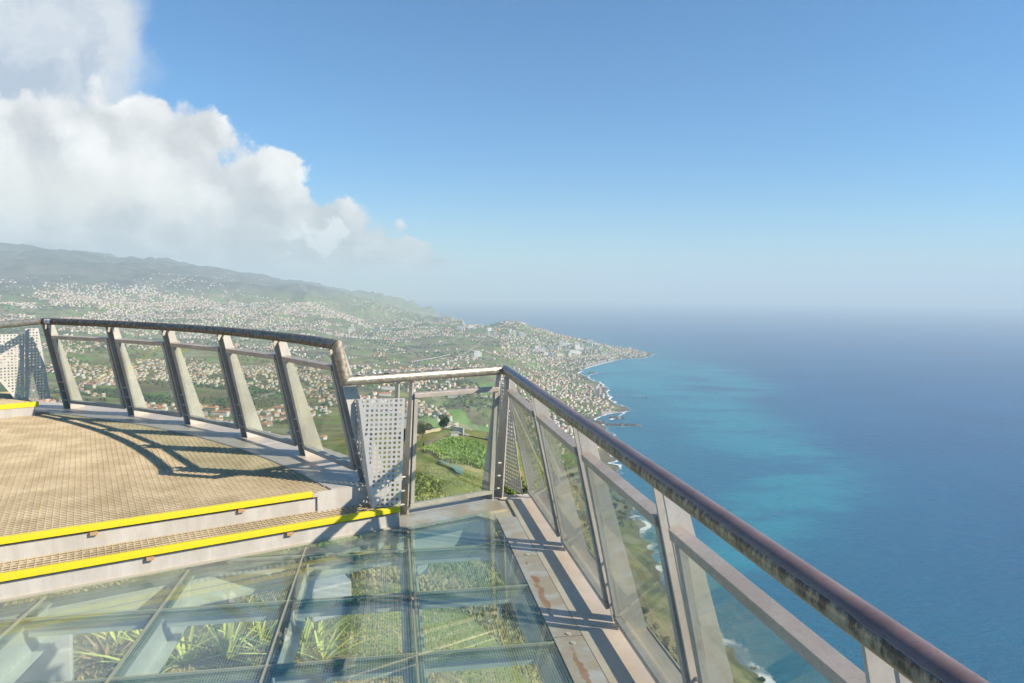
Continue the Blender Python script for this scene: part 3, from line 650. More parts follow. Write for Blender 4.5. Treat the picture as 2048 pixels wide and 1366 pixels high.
# curved rim of plates with narrow joints
mb = MB(); jo = [27, 33.2, 40.7, 48.5, 56, 63.6, 71.3, 79, 88]
for a, b in zip(jo[:-1], jo[1:]):
    dd_ = np.linspace(a+.02, b-.02, 14)
    P = [tuple(ARC(RGR+.012, x)[:2]) for x in dd_]+[tuple(ARC(RDK, x)[:2]) for x in dd_[::-1]]
    P = clip_poly(P, (-MX.x, -MX.y), -4.735)
    if len(P) > 2: flat(mb, P, ZP-.014, ZP)
mb.build('rim_plate', 'deck_steel', t, bevel=.001)
mb = MB()
for x0 in np.arange(30, 86, 2.):
    p, q = ARC(RDK-.006, x0), ARC(RDK-.006, x0+2.)
    if p.dot(MX) > 4.7: mb.bar(p+UP*(ZP-.10), q+UP*(ZP-.10), (p-C0), .008, .17)
mb.build('fascia', 'deck_steel', t)
mb = MB()
for x0 in np.arange(34, 84, 1.):
    p, q = ARC(RGR+.004, x0), ARC(RGR+.004, x0+1.)
    if p.dot(MX) > 4.72: mb.bar(p+UP*(ZP-.016), q+UP*(ZP-.016), (p-C0), .006, .034)
mb.build('edge_strip', 'fin_steel', t)
def riser(m, z0, z1, s1): MB().bar(SM(-6.5, m+.004, (z0+z1)/2), SM(s1, m+.004, (z0+z1)/2), MX, .008, z1-z0).build('riser', 'riser_steel', t)
riser(4.510, -.01, ZT-.047, 1.895); riser(4.732, ZT-.05, ZP-.047, 1.93)
MB().bar(SM(1.899, 4.505, .065), SM(1.899, 4.76, .065), SX, .008, .15).build('end_cheek', 'riser_steel', t)
P = [SM(1.36, 4.735, ZP-.10), SM(1.93, 4.735, ZP-.10)]
MB().bar(SM(1.37, 4.722, (ZT+ZP)/2-.012), SM(1.90, 4.722, (ZT+ZP)/2-.012), MX, .010, ZP-ZT+.02).build('riser', 'riser_steel', t)
def nosing(mf, z, s1):
    mb = MB(); mb.bar(SM(-6.5, mf+.020, z+.001), SM(s1, mf+.020, z+.001), MX, .031, .006); mb.bar(SM(-6.5, mf-.003, z-.0155), SM(s1, mf-.003, z-.0155), MX, .006, .033)
    return mb.build('nosing', 'yellow_paint', t, bevel=.002)
nosing(4.488, ZT, 1.90); nosing(4.714, ZP, 1.335)
mb = MB(); mb.bar(SM(1.337, 4.716, ZP-.02), SM(1.385, 4.72, ZP-.02), MX, .012, .03); mb.build('nosing_bracket', 'fin_steel', t)
for s_, mf, z in [(x, 4.488, ZT) for x in (-1.4, -.55, .3, 1.12)]+[(x, 4.714, ZP) for x in (-1.7, -.82, .02, .86)]:
    mb = MB(); mb.bar(SM(s_-.02, mf+.008, z-.052), SM(s_+.02, mf+.008, z-.052), MX, .02, .022); mb.build('rusty_bracket', 'rust', t)
mb = MB(); mb.bar(SM(-4, 4.503, -.0), SM(1.90, 4.503, -.0), MX, .016, .014); mb.build('joint_seal', 'sealant', t)

# ---- landing at the far left
t = thing('landing', (landL[0], landL[1], ZL), 'grey landing step with a yellow edge at the far left', 'landing step')
lm = Vector((*landR, 0)); ls = Vector((*landL, 0))-ld*3
mb = MB(); mb.bar(ls+UP*((ZP+ZL)/2-.02)-ln_*.005, lm+UP*((ZP+ZL)/2-.02)-ln_*.005, ln_, .01, ZL-ZP); mb.bar(lm+UP*((ZP+ZL)/2-.02)-ln_*.01, lm-ln_*.9+UP*((ZP+ZL)/2-.02), ld, .01, ZL-ZP); mb.build('riser', 'riser_steel', t)
mb = MB(); mb.bar(ls+UP*(ZL-.001)-ln_*.02, lm+UP*(ZL-.001)-ln_*.02+ld*.04, ln_, .044, .006); mb.bar(ls+UP*(ZL-.024)+ln_*.003, lm+UP*(ZL-.024)+ln_*.003+ld*.04, ln_, .006, .05); mb.build('nosing', 'yellow_paint', t)
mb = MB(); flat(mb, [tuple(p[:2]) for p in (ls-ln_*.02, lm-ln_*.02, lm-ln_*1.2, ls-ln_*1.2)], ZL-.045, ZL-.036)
mb.build('tread_base', 'grating_base', t)
mb = MB()
for k_ in range(30): mb.bar(ls-ln_*(.05+k_*.038)+UP*(ZL-.018), lm-ln_*(.05+k_*.038)+UP*(ZL-.018), ln_, .0055, .028)
for k_ in range(100): mb.bar(lm-ld*(.02+k_*.038)-ln_*.04+UP*(ZL-.0195), lm-ld*(.02+k_*.038)-ln_*1.15+UP*(ZL-.0195), ld, .0055, .028)
mb.build('grating', 'grating', t)

# ================================================================== RAILINGS
def fin_plate(mb, base, inw, alo, lean, z1, off, dep=.17, drop=.12, topw=.07, thick=.012):
    """base: inner foot; inw: unit vector towards the visitor; alo: unit vector along the rail"""
    b = Vector(base)+alo*off; o = -inw
    P = [b+o*.03-UP*drop, b, b+inw*lean+UP*(z1-base[2]), b+inw*(lean-topw)+UP*(z1-base[2]), b+o*dep-UP*.03, b+o*dep-UP*drop]
    return mb.prism(P, alo*thick)
def make_post(parent, base, inw, alo, lean, z1, offs, rods, dep=.17, drop=.12, topw=.07, web=None):
    mb = MB(); fin_plate(mb, base, inw, alo, lean, z1, offs[0], dep, drop, topw); p0 = mb.build('post', 'fin_steel', parent, bevel=.0012)
    fin = MB(); 
    if len(offs) > 1:
        q = MB(); fin_plate(q, base, inw, alo, lean, z1, offs[1], dep, drop, topw); f2 = q.build('fin', 'fin_steel', None, bevel=.0012)
        f2.parent = p0; f2.matrix_parent_inverse = p0.matrix_world.inverted() if False else Matrix.Identity(4)
        f2.matrix_parent_inverse = Matrix.Identity(4); f2.location = (0, 0, 0)
        f2['_p'] = 1
        if web is not None:
            hh = z1-base[2]; k0 = web/hh; o_ = -inw
            a_ = Vector(base)+inw*(lean*k0)+o_*(topw+(dep-topw)*(1-k0))*.8+UP*web; b_ = Vector(base)+inw*lean+o_*topw*.8+UP*(hh-.01)
            w_ = MB().bar(a_, b_, alo, abs(offs[1]-offs[0])-.013, .006).build('web', 'fin_steel', None); w_.parent = p0
        for zr in rods:
            k_ = zr/(z1-base[2]); c = Vector(base)+inw*(lean*k_-.025)+UP*zr
            r_ = MB().tube([c+alo*offs[0], c+alo*offs[1]], .008, 10).build('rod', 'fin_steel', None, smooth=False); r_.parent = p0
    return p0
def glass_unit(parent, bl, br, inw0, inw1, lean, z0, z1, ztop, fw_=.045, fd=.030, label=None):
    """framed pane; bl/br feet (inner line) of the unit, leaning towards the visitor"""
    zb = bl[2]; Ht = ztop-zb
    def pt(t_, z):
        b = Vector(bl)*(1-t_)+Vector(br)*t_; iw = (inw0*(1-t_)+inw1*t_); return b+iw*(lean*(z-zb)/Ht)+UP*(z-zb)
    L = (Vector(br)-Vector(bl)).length; e = fw_/2/L
    A_, B_, C_, D_ = pt(e, z0), pt(1-e, z0), pt(1-e, z1), pt(e, z1)
    nrm = (B_-A_).cross(D_-A_).normalized()
    mb = MB(); P = [A_, B_, C_, D_]; mb.prism(P, nrm*.012); pane = mb.build('glass_panel', 'rail_glass', parent)
    # frame bars butt end to end
    def fr(p, q, w, h, m_='frame_steel', nm='frame', sd=nrm):
        o = MB().bar(p, q, sd, h, w).build(nm, m_, None, bevel=.0015); o.parent = pane; return o
    u = (B_-A_).normalized()
    fr(A_-u*fw_/2, B_+u*fw_/2, fw_*.8, fd+.006); fr(D_-u*fw_/2, C_+u*fw_/2, fw_*.85, fd+.020, 'bar_steel')
    ul = (D_-A_).normalized(); fr(A_+ul*fw_*.46, D_-ul*fw_*.51, fw_*.8, fd); ur = (C_-B_).normalized(); fr(B_+ur*fw_*.46, C_-ur*fw_*.51, fw_*.8, fd)
    return pane

# -- side railing (right)
ZH = 1.07
t = thing('side_railing', AN(3, 1.13, 0), 'straight glass side railing with peeling brown-painted handrail beside the sea', 'railing')
INW = -NX; LEAN_S = .235
pa = [5.438, 4.30, 3.235, 2.165, 1.09, .02]
for i, a in enumerate(pa):
    make_post(t, AN(a, 1.13, 0), INW, AX, LEAN_S, ZH-.03, (-.045, .045) if i else (.0, ), (.10, .21, .32) if i else (), dep=.16, topw=.075)
for a0, a1 in zip(pa[:-1], pa[1:]):
    glass_unit(t, AN(a0-.062, 1.13, 0), AN(a1+.062, 1.13, 0), INW, INW, LEAN_S-.01, .075, .90, ZH)
pA = AN(-.6, .893, ZH); corner = Vector((-.055, 5.50, ZH+.004))
hr = MB().tube([pA, AN(4.9, .893, ZH), corner], .037, 40, False)
# the handrail as one swept tube; the corner is mitred against the front rail
def swept(name, path, r, m_, parent, d0=None, d1=None, seg=40, sub=.05):
    P = [Vector(p) for p in path]; Q = [P[0]]
    for p, q in zip(P[:-1], P[1:]):
        n_ = max(1, int((q-p).length/sub))
        for j in range(1, n_+1): Q.append(p+(q-p)*j/n_)
    mb = MB(); V = []; n = len(Q)
    for i, p in enumerate(Q):
        tin = (Q[i]-Q[i-1]).normalized() if i else (Q[1]-Q[0]).normalized(); tout = (Q[i+1]-Q[i]).normalized() if i < n-1 else tin
        if i == 0 and d0 is not None: tin = Vector(d0).normalized()
        if i == n-1 and d1 is not None: tout = Vector(d1).normalized()
        tc = tout if i == 0 else tin
        nrm = (tin+tout).normalized(); x = tc.cross(UP)
        x = (x if x.length > .2 else SX.copy()).normalized(); y = x.cross(tc).normalized()
        for j in range(seg):
            a_ = 2*math.pi*j/seg; o = x*math.cos(a_)*r+y*math.sin(a_)*r; o = o-tc*(o.dot(nrm)/max(tc.dot(nrm), .2)); V.append(p+o)
    mb.add(V, [(i*seg+j, i*seg+(j+1) % seg, (i+1)*seg+(j+1) % seg, (i+1)*seg+j) for i in range(n-1) for j in range(seg)])
    return mb.build(name, m_, parent, smooth=True)
dropB = Vector((-1.165, 4.735, ZH)); dropT = C0+Vector((8.60*math.cos(R_(36.6)), 8.60*math.sin(R_(36.6)), 1.32))
swept('handrail', [pA, corner], .0365, 'rail_side', t, d1=(dropB-corner))
# -- front railing with the opening pane, from the step end to the corner
t = thing('front_railing', SM(2.45, 4.735, 0), 'short front railing with bright steel handrail and one framed glass pane', 'railing')
LEAN_F = .10
swept('handrail', [corner, dropB], .0365, 'rail_steel', t, d0=(corner-pA), d1=(dropT-dropB))
swept('handrail_riser', [dropB, dropT], .0385, 'rail_drop', t, d0=(dropB-corner), d1=(ARC(8.6, 37.6, 1.32)-dropT))
sA = 2.035; sB = 2.865
make_post(t, SM(sA, 4.74, 0), -MX, SX, LEAN_F, ZH-.03, (-.075, .035), (.07, .18, .29), dep=.16, topw=.05)
make_post(t, SM(sB, 4.74, 0), -MX, SX, LEAN_F, ZH-.03, (-.035, .06), (.07, .18, .29), dep=.20, topw=.05)
glass_unit(t, SM(sA+.045, 4.74, 0), SM(sB-.045, 4.74, 0), -MX, -MX, LEAN_F-.005, .06, .925, ZH, fw_=.038)
# -- curved railing
t = thing('curved_railing', ARC(8.87, 55, ZP), 'curved glass railing on the raised deck under a tarnished brown handrail', 'railing')
RB = 8.86; ZHA = 1.32; LEAN_A = .235
def ang(px, py, z): p = at(px, py, z); return math.degrees(math.atan2(p[1]-C0.y, p[0]-C0.x))
angs = [ang(115, 820, ZP), ang(255, 832, ZP), ang(379, 848, ZP), ang(494, 873, ZP), ang(606, 910, ZP), ang(722, 963, ZP)]
for i, g0 in enumerate(angs):
    base = ARC(RB, g0, ZP); rad = (base-C0); rad.z = 0; rad.normalize(); alo = Vector((rad.y, -rad.x, 0))
    make_post(t, base, -rad, alo, LEAN_A, ZHA-.03, (-.05, .05), (.10, .21, .32), dep=.19, drop=.02, topw=.07, web=.02)
for g0, g1 in zip(angs[:-1], angs[1:]):
    dl = math.degrees(.072/RB); b0, b1 = ARC(RB, g0-dl, ZP), ARC(RB, g1+dl, ZP)
    i0_, i1_ = (C0-b0), (C0-b1); i0_.z = i1_.z = 0
    glass_unit(t, b0, b1, i0_.normalized(), i1_.normalized(), LEAN_A-.01, ZP+.09, ZP+.86, ZHA)
RH = RB-LEAN_A-.01+.03-.02
pth = [dropT]+[ARC(RH, x, ZHA) for x in np.arange(37.6, angs[0]+1.4, 1.)]
bend = pth[-1]; leftp = at(-60, 655, ZHA); leftp = Vector(leftp)
swept('handrail', pth, .038, 'rail_arc', t, d0=(dropT-dropB), sub=.2)
swept('handrail', [bend, leftp], .038, 'rail_steel', t, d0=(bend-pth[-2]))
# two worn stickers on the handrail near the bend
mat('sticker', (.75, .78, .80), .5)
mat('sticker_ink', (.06, .06, .08), .6)
for k_, (dg, w_) in enumerate(((angs[0]+.55, .10), (angs[0]-.55, .09))):
    c = ARC(RH, dg, ZHA); rad = (c-C0); rad.z = 0; rad.normalize(); alo = Vector((rad.y, -rad.x, 0)); mb = MB(); sg = 8
    V = []
    for j in range(sg+1):
        th = R_(-35+j*80/sg); o = (-rad)*math.cos(th)*.0392+UP*math.sin(th)*.0392
        V += [c+o-alo*w_/2, c+o+alo*w_/2]
    mb.add(V, [(2*j, 2*j+1, 2*j+3, 2*j+2) for j in range(sg)]); st = mb.build('sticker', 'sticker', t)
    V = []; mb = MB()
    for (u0, u1, th0, th1) in ((-.03, -.022, -20, 30), (-.03, -.01, 22, 30), (-.012, -.006, -20, 30), (.004, .024, 24, 30), (.012, .018, -20, 30)) if k_ == 0 else ((-.03, .03, 20, 24), (-.03, .02, 4, 9)):
        q = len(mb.v); o = lambda th: (-rad)*math.cos(R_(th))*.0402+UP*math.sin(R_(th))*.0402
        tm = (th0+th1)/2
        mb.add([c+o(a_)+alo*u for a_ in (th0, tm, th1) for u in (u0, u1)], [(0, 1, 3, 2), (2, 3, 5, 4)])
    ink = mb.build('sticker_print', 'sticker_ink', None); ink.parent = st

# ---- perforated steel panels
def perf(parent, origin, eu, ev, rows, xl, xr, pitch=.034, hole=.0175, name='perforated_sheet'):
    """sheet in the plane (origin, eu, ev); xl(v), xr(v) give the side edges; square holes"""
    eu = Vector(eu).normalized(); ev = Vector(ev); ev = ev.normalized(); V = []; Fc = []
    def q(pts):
        k = len(V); V.extend([Vector(origin)+eu*a+ev*b for a, b in pts]); Fc.append(tuple(range(k, k+len(pts))))
    for j in range(rows):
        v0, v1 = j*pitch, (j+1)*pitch; lo = max(xl(v0), xl(v1))+.006; hi = min(xr(v0), xr(v1))-.004
        c0 = math.ceil(lo/pitch); c1 = math.floor(hi/pitch)
        if c1 <= c0: q([(xl(v0), v0), (xr(v0), v0), (xr(v1), v1), (xl(v1), v1)]); continue
        q([(xl(v0), v0), (c0*pitch, v0), (c0*pitch, v1), (xl(v1), v1)]); q([(c1*pitch, v0), (xr(v0), v0), (xr(v1), v1), (c1*pitch, v1)])
        for c in range(c0, c1):
            x0, x1 = c*pitch, (c+1)*pitch; h0 = (pitch-hole)/2
            a, b, c_, d = (x0, v0), (x1, v0), (x1, v1), (x0, v1); e, f, g2, h = (x0+h0, v0+h0), (x1-h0, v0+h0), (x1-h0, v1-h0), (x0+h0, v1-h0)
            q([a, b, f, e]); q([b, c_, g2, f]); q([c_, d, h, g2]); q([d, a, e, h])
    mb = MB(); mb.add(V, Fc); o = mb.build(name, 'perf_steel', parent); s_ = o.modifiers.new('s', 'SOLIDIFY'); s_.thickness = .003; s_.offset = 0
    return o
# between the raised deck and the front railing
t = thing('perforated_panel', SM(1.85, 4.6, ZT), 'sunlit perforated steel panel filling the gap above the step', 'perforated panel', 'perforated panels in the railing corners')
br = Vector((*at(798, 1012, ZT)[:2], ZT)); tr_ = SM(1.975, 4.60, .925); evm = (tr_-br); Lm = evm.length; um = (SM(1.66, 4.70)-SM(1.95, 4.60)); um.z = 0; um.normalize()
rows = int(Lm/.034)
perf(t, br, um, evm, rows, lambda v: -.012, lambda v: .19+(.325-.19)*v/Lm)
fb = br+um*.19; ft = br+evm+um*.325; fbk = Vector((*at(741, 1002, ZT)[:2], ZT)); ftk = ft+MX*.16-SX*.02
e2 = (ftk-ft).normalized(); perf(t, fb, e2, (ft-fb), rows, lambda v: 0, lambda v: .03+.10*v/Lm, name='folded_sheet')
# inside the far corner
t = thing('perforated_panel', AN(5.45, .85, 0), 'dark backlit perforated panel in the far railing corner', 'perforated panel', 'perforated panels in the railing corners')
bl_ = Vector((*at(1001, 985, 0)[:2], 0)); bl_ = Vector((bl_.x*1.05, bl_.y*1.05, 0)); brr = Vector((*at(1046, 990, 0)[:2], 0))
uu = (brr-bl_).normalized(); wb = (brr-bl_).length
perf(t, bl_, uu, Vector((-.02, -.09, .93)), 27, lambda v: 0, lambda v: wb-(wb-.16)*v/.94, name='perforated_sheet')
# far left, beyond the landing
t = thing('perforated_panel', atd(30, 800, 9.4), 'perforated panel at the far left edge with a bright and a shaded fold', 'perforated panel', 'perforated panels in the railing corners')
zt_ = 1.16
p00 = Vector(at(-45, 804, ZL)); p10 = Vector(at(50, 796, ZL)); u3 = (p10-p00); w3 = u3.length
perf(t, p00, u3, Vector((.0, .02, 1)), 22, lambda v: max(0., .34-.62*v), lambda v: w3-.01+.03*v)
q00 = p10.copy(); q00.z = ZP+.10; q10 = Vector(at(102, 807, ZP+.04)); q10.z = ZP+.10; u4 = (q10-q00); w4 = u4.length
perf(t, q00, u4, Vector((.04, .0, 1)), 25, lambda v: 0, lambda v: w4-(w4*.52)*v/.9, name='shaded_sheet')
for o in list(COL.objects):
    if '_p' in o: del o['_p']
#PART3
# ================================================================== THINGS ON THE LAND
RM = np.maximum.accumulate((ZG-H)/DG, axis=1)
def visible(x, y, z, slack=.0):
    D = math.hypot(x, y); i = int(np.clip(round((math.degrees(math.atan2(x, y))-AZ0)/(AZ1-AZ0)*(NA-1)), 0, NA-1)); j = int(np.clip((math.log(D)-L0)/(L1-L0)*(NL-1)-1, 0, NL-1))
    return (z-H)/D > RM[i, j]-slack
for nm, c in (('wall_white', (.66, .62, .55)), ('wall_cream', (.66, .54, .36)), ('wall_pink', (.56, .42, .35)), ('wall_grey', (.36, .34, .32)), ('roof_terracotta', (.50, .21, .11)), ('roof_brown', (.30, .17, .12)), ('roof_grey', (.33, .31, .29)), ('roof_white', (.55, .52, .47))):
    mat(nm, c, .85)
WALLS = ['wall_white', 'wall_cream', 'wall_pink', 'wall_grey']; ROOFS = ['roof_terracotta', 'roof_brown', 'roof_grey', 'roof_white']
HM = WALLS+ROOFS
def house_geo(w, d, h, rh, flat_):
    a, b = w/2, d/2; V = [(-a, -b, -6), (a, -b, -6), (a, b, -6), (-a, b, -6), (-a, -b, h), (a, -b, h), (a, b, h), (-a, b, h)]
    Fw = [(0, 1, 5), (0, 5, 4), (1, 2, 6), (1, 6, 5), (2, 3, 7), (2, 7, 6), (3, 0, 4), (3, 4, 7)]
    o = .5; r = max(a-b, .3); hh = h+(.25 if flat_ else rh)
    if flat_: V += [(-a, -b, h+.3), (a, -b, h+.3), (a, b, h+.3), (-a, b, h+.3), (0, 0, h+.3), (0, 0, h+.3)]; Fr = [(8, 9, 10), (8, 10, 11), (4, 5, 9), (4, 9, 8), (5, 6, 10), (5, 10, 9), (6, 7, 11), (6, 11, 10), (7, 4, 8), (7, 8, 11)]
    else:
        V += [(-a-o, -b-o, h-.1), (a+o, -b-o, h-.1), (a+o, b+o, h-.1), (-a-o, b+o, h-.1), (-r, 0, hh), (r, 0, hh)]; Fr = [(8, 9, 13), (8, 13, 12), (9, 10, 13), (10, 11, 12), (10, 12, 13), (11, 8, 12), (8, 11, 10), (8, 10, 9)]
    return V, Fw, Fr
cand = []
tries = 0
while len(cand) < 16000 and tries < 600000:
    tries += 1
    px = random.uniform(-15, 1320); u = random.random(); D = math.sqrt(1150**2+(9500**2-1150**2)*u) if random.random() < .78 else random.uniform(7500, 15500)
    if random.random() < .10: D = random.uniform(1500, 4200)
    az = math.atan((px-1024)/F); x, y = D*math.sin(az), D*math.cos(az)
    if sdh(x, y) < 25+D*.004: continue
    cl = fbm(np.array(x/520.), np.array(y/520.), 41, 4)*.6+fbm(np.array(x/150.), np.array(y/150.), 47, 3)*.7
    if px > 1235 and D < 5200: continue
    if px > 1130 and D < 2500: continue
    town = 1 if (px > 1000 and D < 4300) or (px > 1000 and D > 5200) else 0
    far = min(1, max(0, (D-5500)/3000))
    if cl < .13+(.14 if D < 3000 else 0)-.45*town-.33*far: continue
    z = float(hgt(np.array(x), np.array(y)))
    if z-SEA > 430 and D > 6500 and fbm(np.array(x/900.), np.array(y/1500.), 77, 4) < -.18+(z-SEA-430)/620.+random.gauss(0, .10): continue
    if not visible(x, y, z+6): continue
    cand.append((D, px, x, y, z))
cand.sort()
V = []; Fc = []; MI = []; nind = 0; protos = {}; wn = {'wall_white': 'white', 'wall_cream': 'cream', 'wall_pink': 'pink', 'wall_grey': 'grey'}
rn = {'roof_terracotta': 'orange tiled roof', 'roof_brown': 'brown tiled roof', 'roof_grey': 'flat grey roof', 'roof_white': 'flat white roof'}
for D, px, x, y, z in cand:
    wi = random.choices(range(4), (60, 20, 10, 10))[0]; ri = random.choices(range(4), (44, 14, 22, 20))[0]; flat_ = ri >= 2
    sc_ = .98+min(.30, D/22000.); w, d_, h = random.uniform(9, 16)*sc_, random.uniform(7.5, 10.5)*sc_, random.choice((3.6, 6.2, 6.5, 9))*sc_
    if D > 7500: w *= 1.35
    rot = random.uniform(-.6, .6)+(math.pi/2 if random.random() < .3 else 0); rh = random.uniform(1.6, 2.6)*sc_
    q = ray(px, 683); pyv = 683-F*((Vector((x, y, z))-Vector((0, 0, H))).dot(Vector(cu)))/((Vector((x, y, z))-Vector((0, 0, H))).dot(Vector(fw)))
    open_ = pyv < (835+max(0, px-250)*.23 if px < 690 else 985)
    if nind < 292 and open_ and px > 5 and px < 1235:
        nind += 1; key = (wi, ri, random.randint(0, 2), w > 15)
        if key not in protos:
            vv, f1, f2 = house_geo(15 if key[3] else 11.5, 9.5, (3.8, 6.4, 8.8)[key[2]], 2.2, flat_)
            used = sorted({i for f in f1 for i in f}); m1 = bpy.data.meshes.new('wall'); m1.from_pydata(vv[:8], [], f1); m1.materials.append(MAT[WALLS[wi]])
            us = sorted({i for f in f2 for i in f}); ix = {v: k for k, v in enumerate(us)}
            m2 = bpy.data.meshes.new('roof'); m2.from_pydata([vv[i] for i in us], [], [tuple(ix[i] for i in f) for f in f2]); m2.materials.append(MAT[ROOFS[ri]]); protos[key] = (m1, m2)
        t = bpy.data.objects.new('house', None); COL.objects.link(t); t.location = (x, y, z); t.rotation_euler = (0, 0, rot); t.scale = (sc_, sc_, sc_); t.empty_display_size = 3
        lab = '%s %s house with %s on the green hillside' % (('low', 'two-storey', 'tall')[key[2]], wn[WALLS[wi]], rn[ROOFS[ri]]) + (', long in shape' if key[3] else '')
        tag(t, lab, 'house', ('long ' if key[3] else '')+'%s %s houses with a %s on the hillside' % (('low', 'two-storey', 'tall')[key[2]], wn[WALLS[wi]], rn[ROOFS[ri]]))
        for nm, me in zip(('wall', 'roof'), protos[key]): o = bpy.data.objects.new(nm, me); COL.objects.link(o); o.parent = t
        continue
    vv, f1, f2 = house_geo(w, d_, h, rh, flat_); c, s = math.cos(rot), math.sin(rot); k = len(V)
    V += [(x+a*c-b*s, y+a*s+b*c, z+e) for a, b, e in vv]; Fc += [(k+i, k+j, k+l) for i, j, l in f1+f2]; MI += [wi]*len(f1)+[4+ri]*len(f2)
o = npmesh('distant_houses', V, Fc, HM, mi=MI); tag(o, 'countless tiny houses of the towns beyond', kind='stuff')

# ---- apartment blocks and landmark buildings
def f_block(c1):
    def fn(g, b):
        p = obco(g); x, y, z = g.xyz(p); fl = g.math('FRACT', g.math('DIVIDE', z, 3.2)); hx = g.math('FRACT', g.math('DIVIDE', g.math('ADD', x, y), 4.2))
        wd = g.math('MULTIPLY', g.math('GREATER_THAN', fl, .5), g.math('GREATER_THAN', hx, .45))
        g.put(b.inputs['Base Color'], g.mix(g.math('MULTIPLY', wd, .8), c4(c1), c4((.13, .14, .16)))); b.inputs['Roughness'].default_value = .7
    return fn
for nm, c in (('block_white', (.80, .78, .74)), ('block_cream', (.72, .64, .50)), ('block_pink', (.62, .42, .36)), ('block_green', (.52, .66, .54))): mat(nm, fn=f_block(c))
def block(px, py, w, d_, h, m_, label, group=None, rot=0., roofm='roof_grey', name='apartment_block', dmin=900., tiled=False):
    p = hit(px, py, dmin)
    if p is None: return
    t = thing(name, p, label, 'apartment block' if name == 'apartment_block' else 'building', group); t.rotation_euler = (0, 0, rot)
    mb = MB(); mb.box((0, 0, h/2-4), (1, 0, 0), (0, 1, 0), UP, w/2, d_/2, h/2+4); mb.box((w*.18, d_*.5+1.1, h*.45-2), (1, 0, 0), (0, 1, 0), UP, w*.2, 1.1, h*.45+2)
    o = mb.build('wall', m_); o.parent = t
    mb = MB()
    if tiled:
        a, b = w/2+.8, d_/2+.8; mb.add([(-a, -b, h), (a, -b, h), (a, b, h), (-a, b, h), (-a+b, 0, h+3.2), (a-b, 0, h+3.2)], [(0, 1, 5, 4), (1, 2, 5), (2, 3, 4, 5), (3, 0, 4), (3, 2, 1, 0)])
    else: mb.box((0, 0, h+.4), (1, 0, 0), (0, 1, 0), UP, w/2+.3, d_/2+.3, .4)
    o = mb.build('roof', roofm); o.parent = t
    return t
spec = []
for x0, x1, y0, y1, n in ((1120, 1262, 686, 694, 20), (1060, 1200, 696, 707, 22), (1252, 1288, 698, 703, 7), (918, 980, 657, 664, 10), (1090, 1160, 706, 714, 7), (975, 1000, 668, 674, 3), (940, 985, 712, 720, 4), (700, 760, 655, 668, 6), (1020, 1060, 664, 676, 5)):
    for k in range(n): spec.append((random.uniform(x0, x1), random.uniform(y0, y1)))
cn_ = {'block_white': 'white', 'block_cream': 'cream', 'block_pink': 'pink'}
for px, py in spec:
    m_ = random.choices(('block_white', 'block_cream', 'block_pink'), (72, 22, 6))[0]; hh = random.choice((16, 24, 32, 42)); ww = random.choice((26, 40, 54, 66))
    sz = {16: 'low', 24: 'mid-height', 32: 'tall', 42: 'very tall'}[hh]; wz = {26: 'narrow', 40: 'medium-wide', 54: 'wide', 66: 'very wide'}[ww]
    block(px, py, ww, 15, hh, m_, '%s %s %s apartment block on the far headland' % (sz, wz, cn_[m_]), '%s %s %s apartment blocks on the headland' % (sz, wz, cn_[m_]), random.uniform(-.5, .5))
block(1193.5, 794, 15, 17, 60, 'block_white', 'white slab of the tallest tower at the shore below the village', None, .3, name='hotel_tower')
block(1199.5, 795, 13, 17, 54, 'block_pink', 'brown-pink half of the tall shore tower, nearer the sea', None, .3, name='hotel_tower')
block(1206, 796, 12, 20, 24, 'block_white', 'low white wing beside the tall shore tower', None, .3, name='hotel_wing')
block(1189, 715, 46, 20, 26, 'block_cream', 'beige block standing just behind the long grey beach', None, .1)
block(1207, 712.5, 44, 20, 30, 'block_green', 'pale green block standing just behind the long grey beach', None, .1)
block(430, 618, 110, 22, 22, 'block_white', 'long white institution on the far slope among dark trees', None, .05, name='long_building')
block(412, 627, 90, 18, 16, 'block_cream', 'long cream building below the white one on the far slope', None, .05, name='long_building')
block(468, 624, 60, 18, 16, 'block_cream', 'shorter cream building at the right of the far institution', None, .05, name='long_building')
block(770, 791, 46, 24, 9, 'block_white', 'white hall with a bright red roof in the valley', None, .12, roofm='roof_terracotta', name='sports_hall', tiled=True)
block(776, 779, 52, 18, 9, 'block_white', 'long white hall with white roof behind the red-roofed hall', None, .1, roofm='roof_white', name='sports_hall')
for i, (px, py, w, m_, lab) in enumerate(((440, 832, 40, 'block_white', 'white terraced apartments just over the curved deck rim, third bay from the left'), (423, 823, 34, 'block_cream', 'cream apartments just behind the white terraced ones over the rim'), (560, 822, 44, 'block_white', 'white hotel-like block seen through the fifth curved pane'), (575, 838, 30, 'block_cream', 'small cream block in front of the white one in the fifth pane'), (462, 826, 26, 'block_pink', 'pink apartments right of the terraced white ones'), (905, 795, 40, 'block_white', 'white block among houses framed by the front pane'), (500, 760, 44, 'block_cream', 'cream block with tiled roof in mid valley, fourth curved pane'), (180, 775, 36, 'block_cream', 'cream block with tiled roof in the first curved pane'))):
    block(px, py, w, 14, 11, m_, lab, None, random.uniform(-.3, .3), roofm='roof_terracotta', tiled=True)
mat('tent_white', (.82, .82, .82), .6)
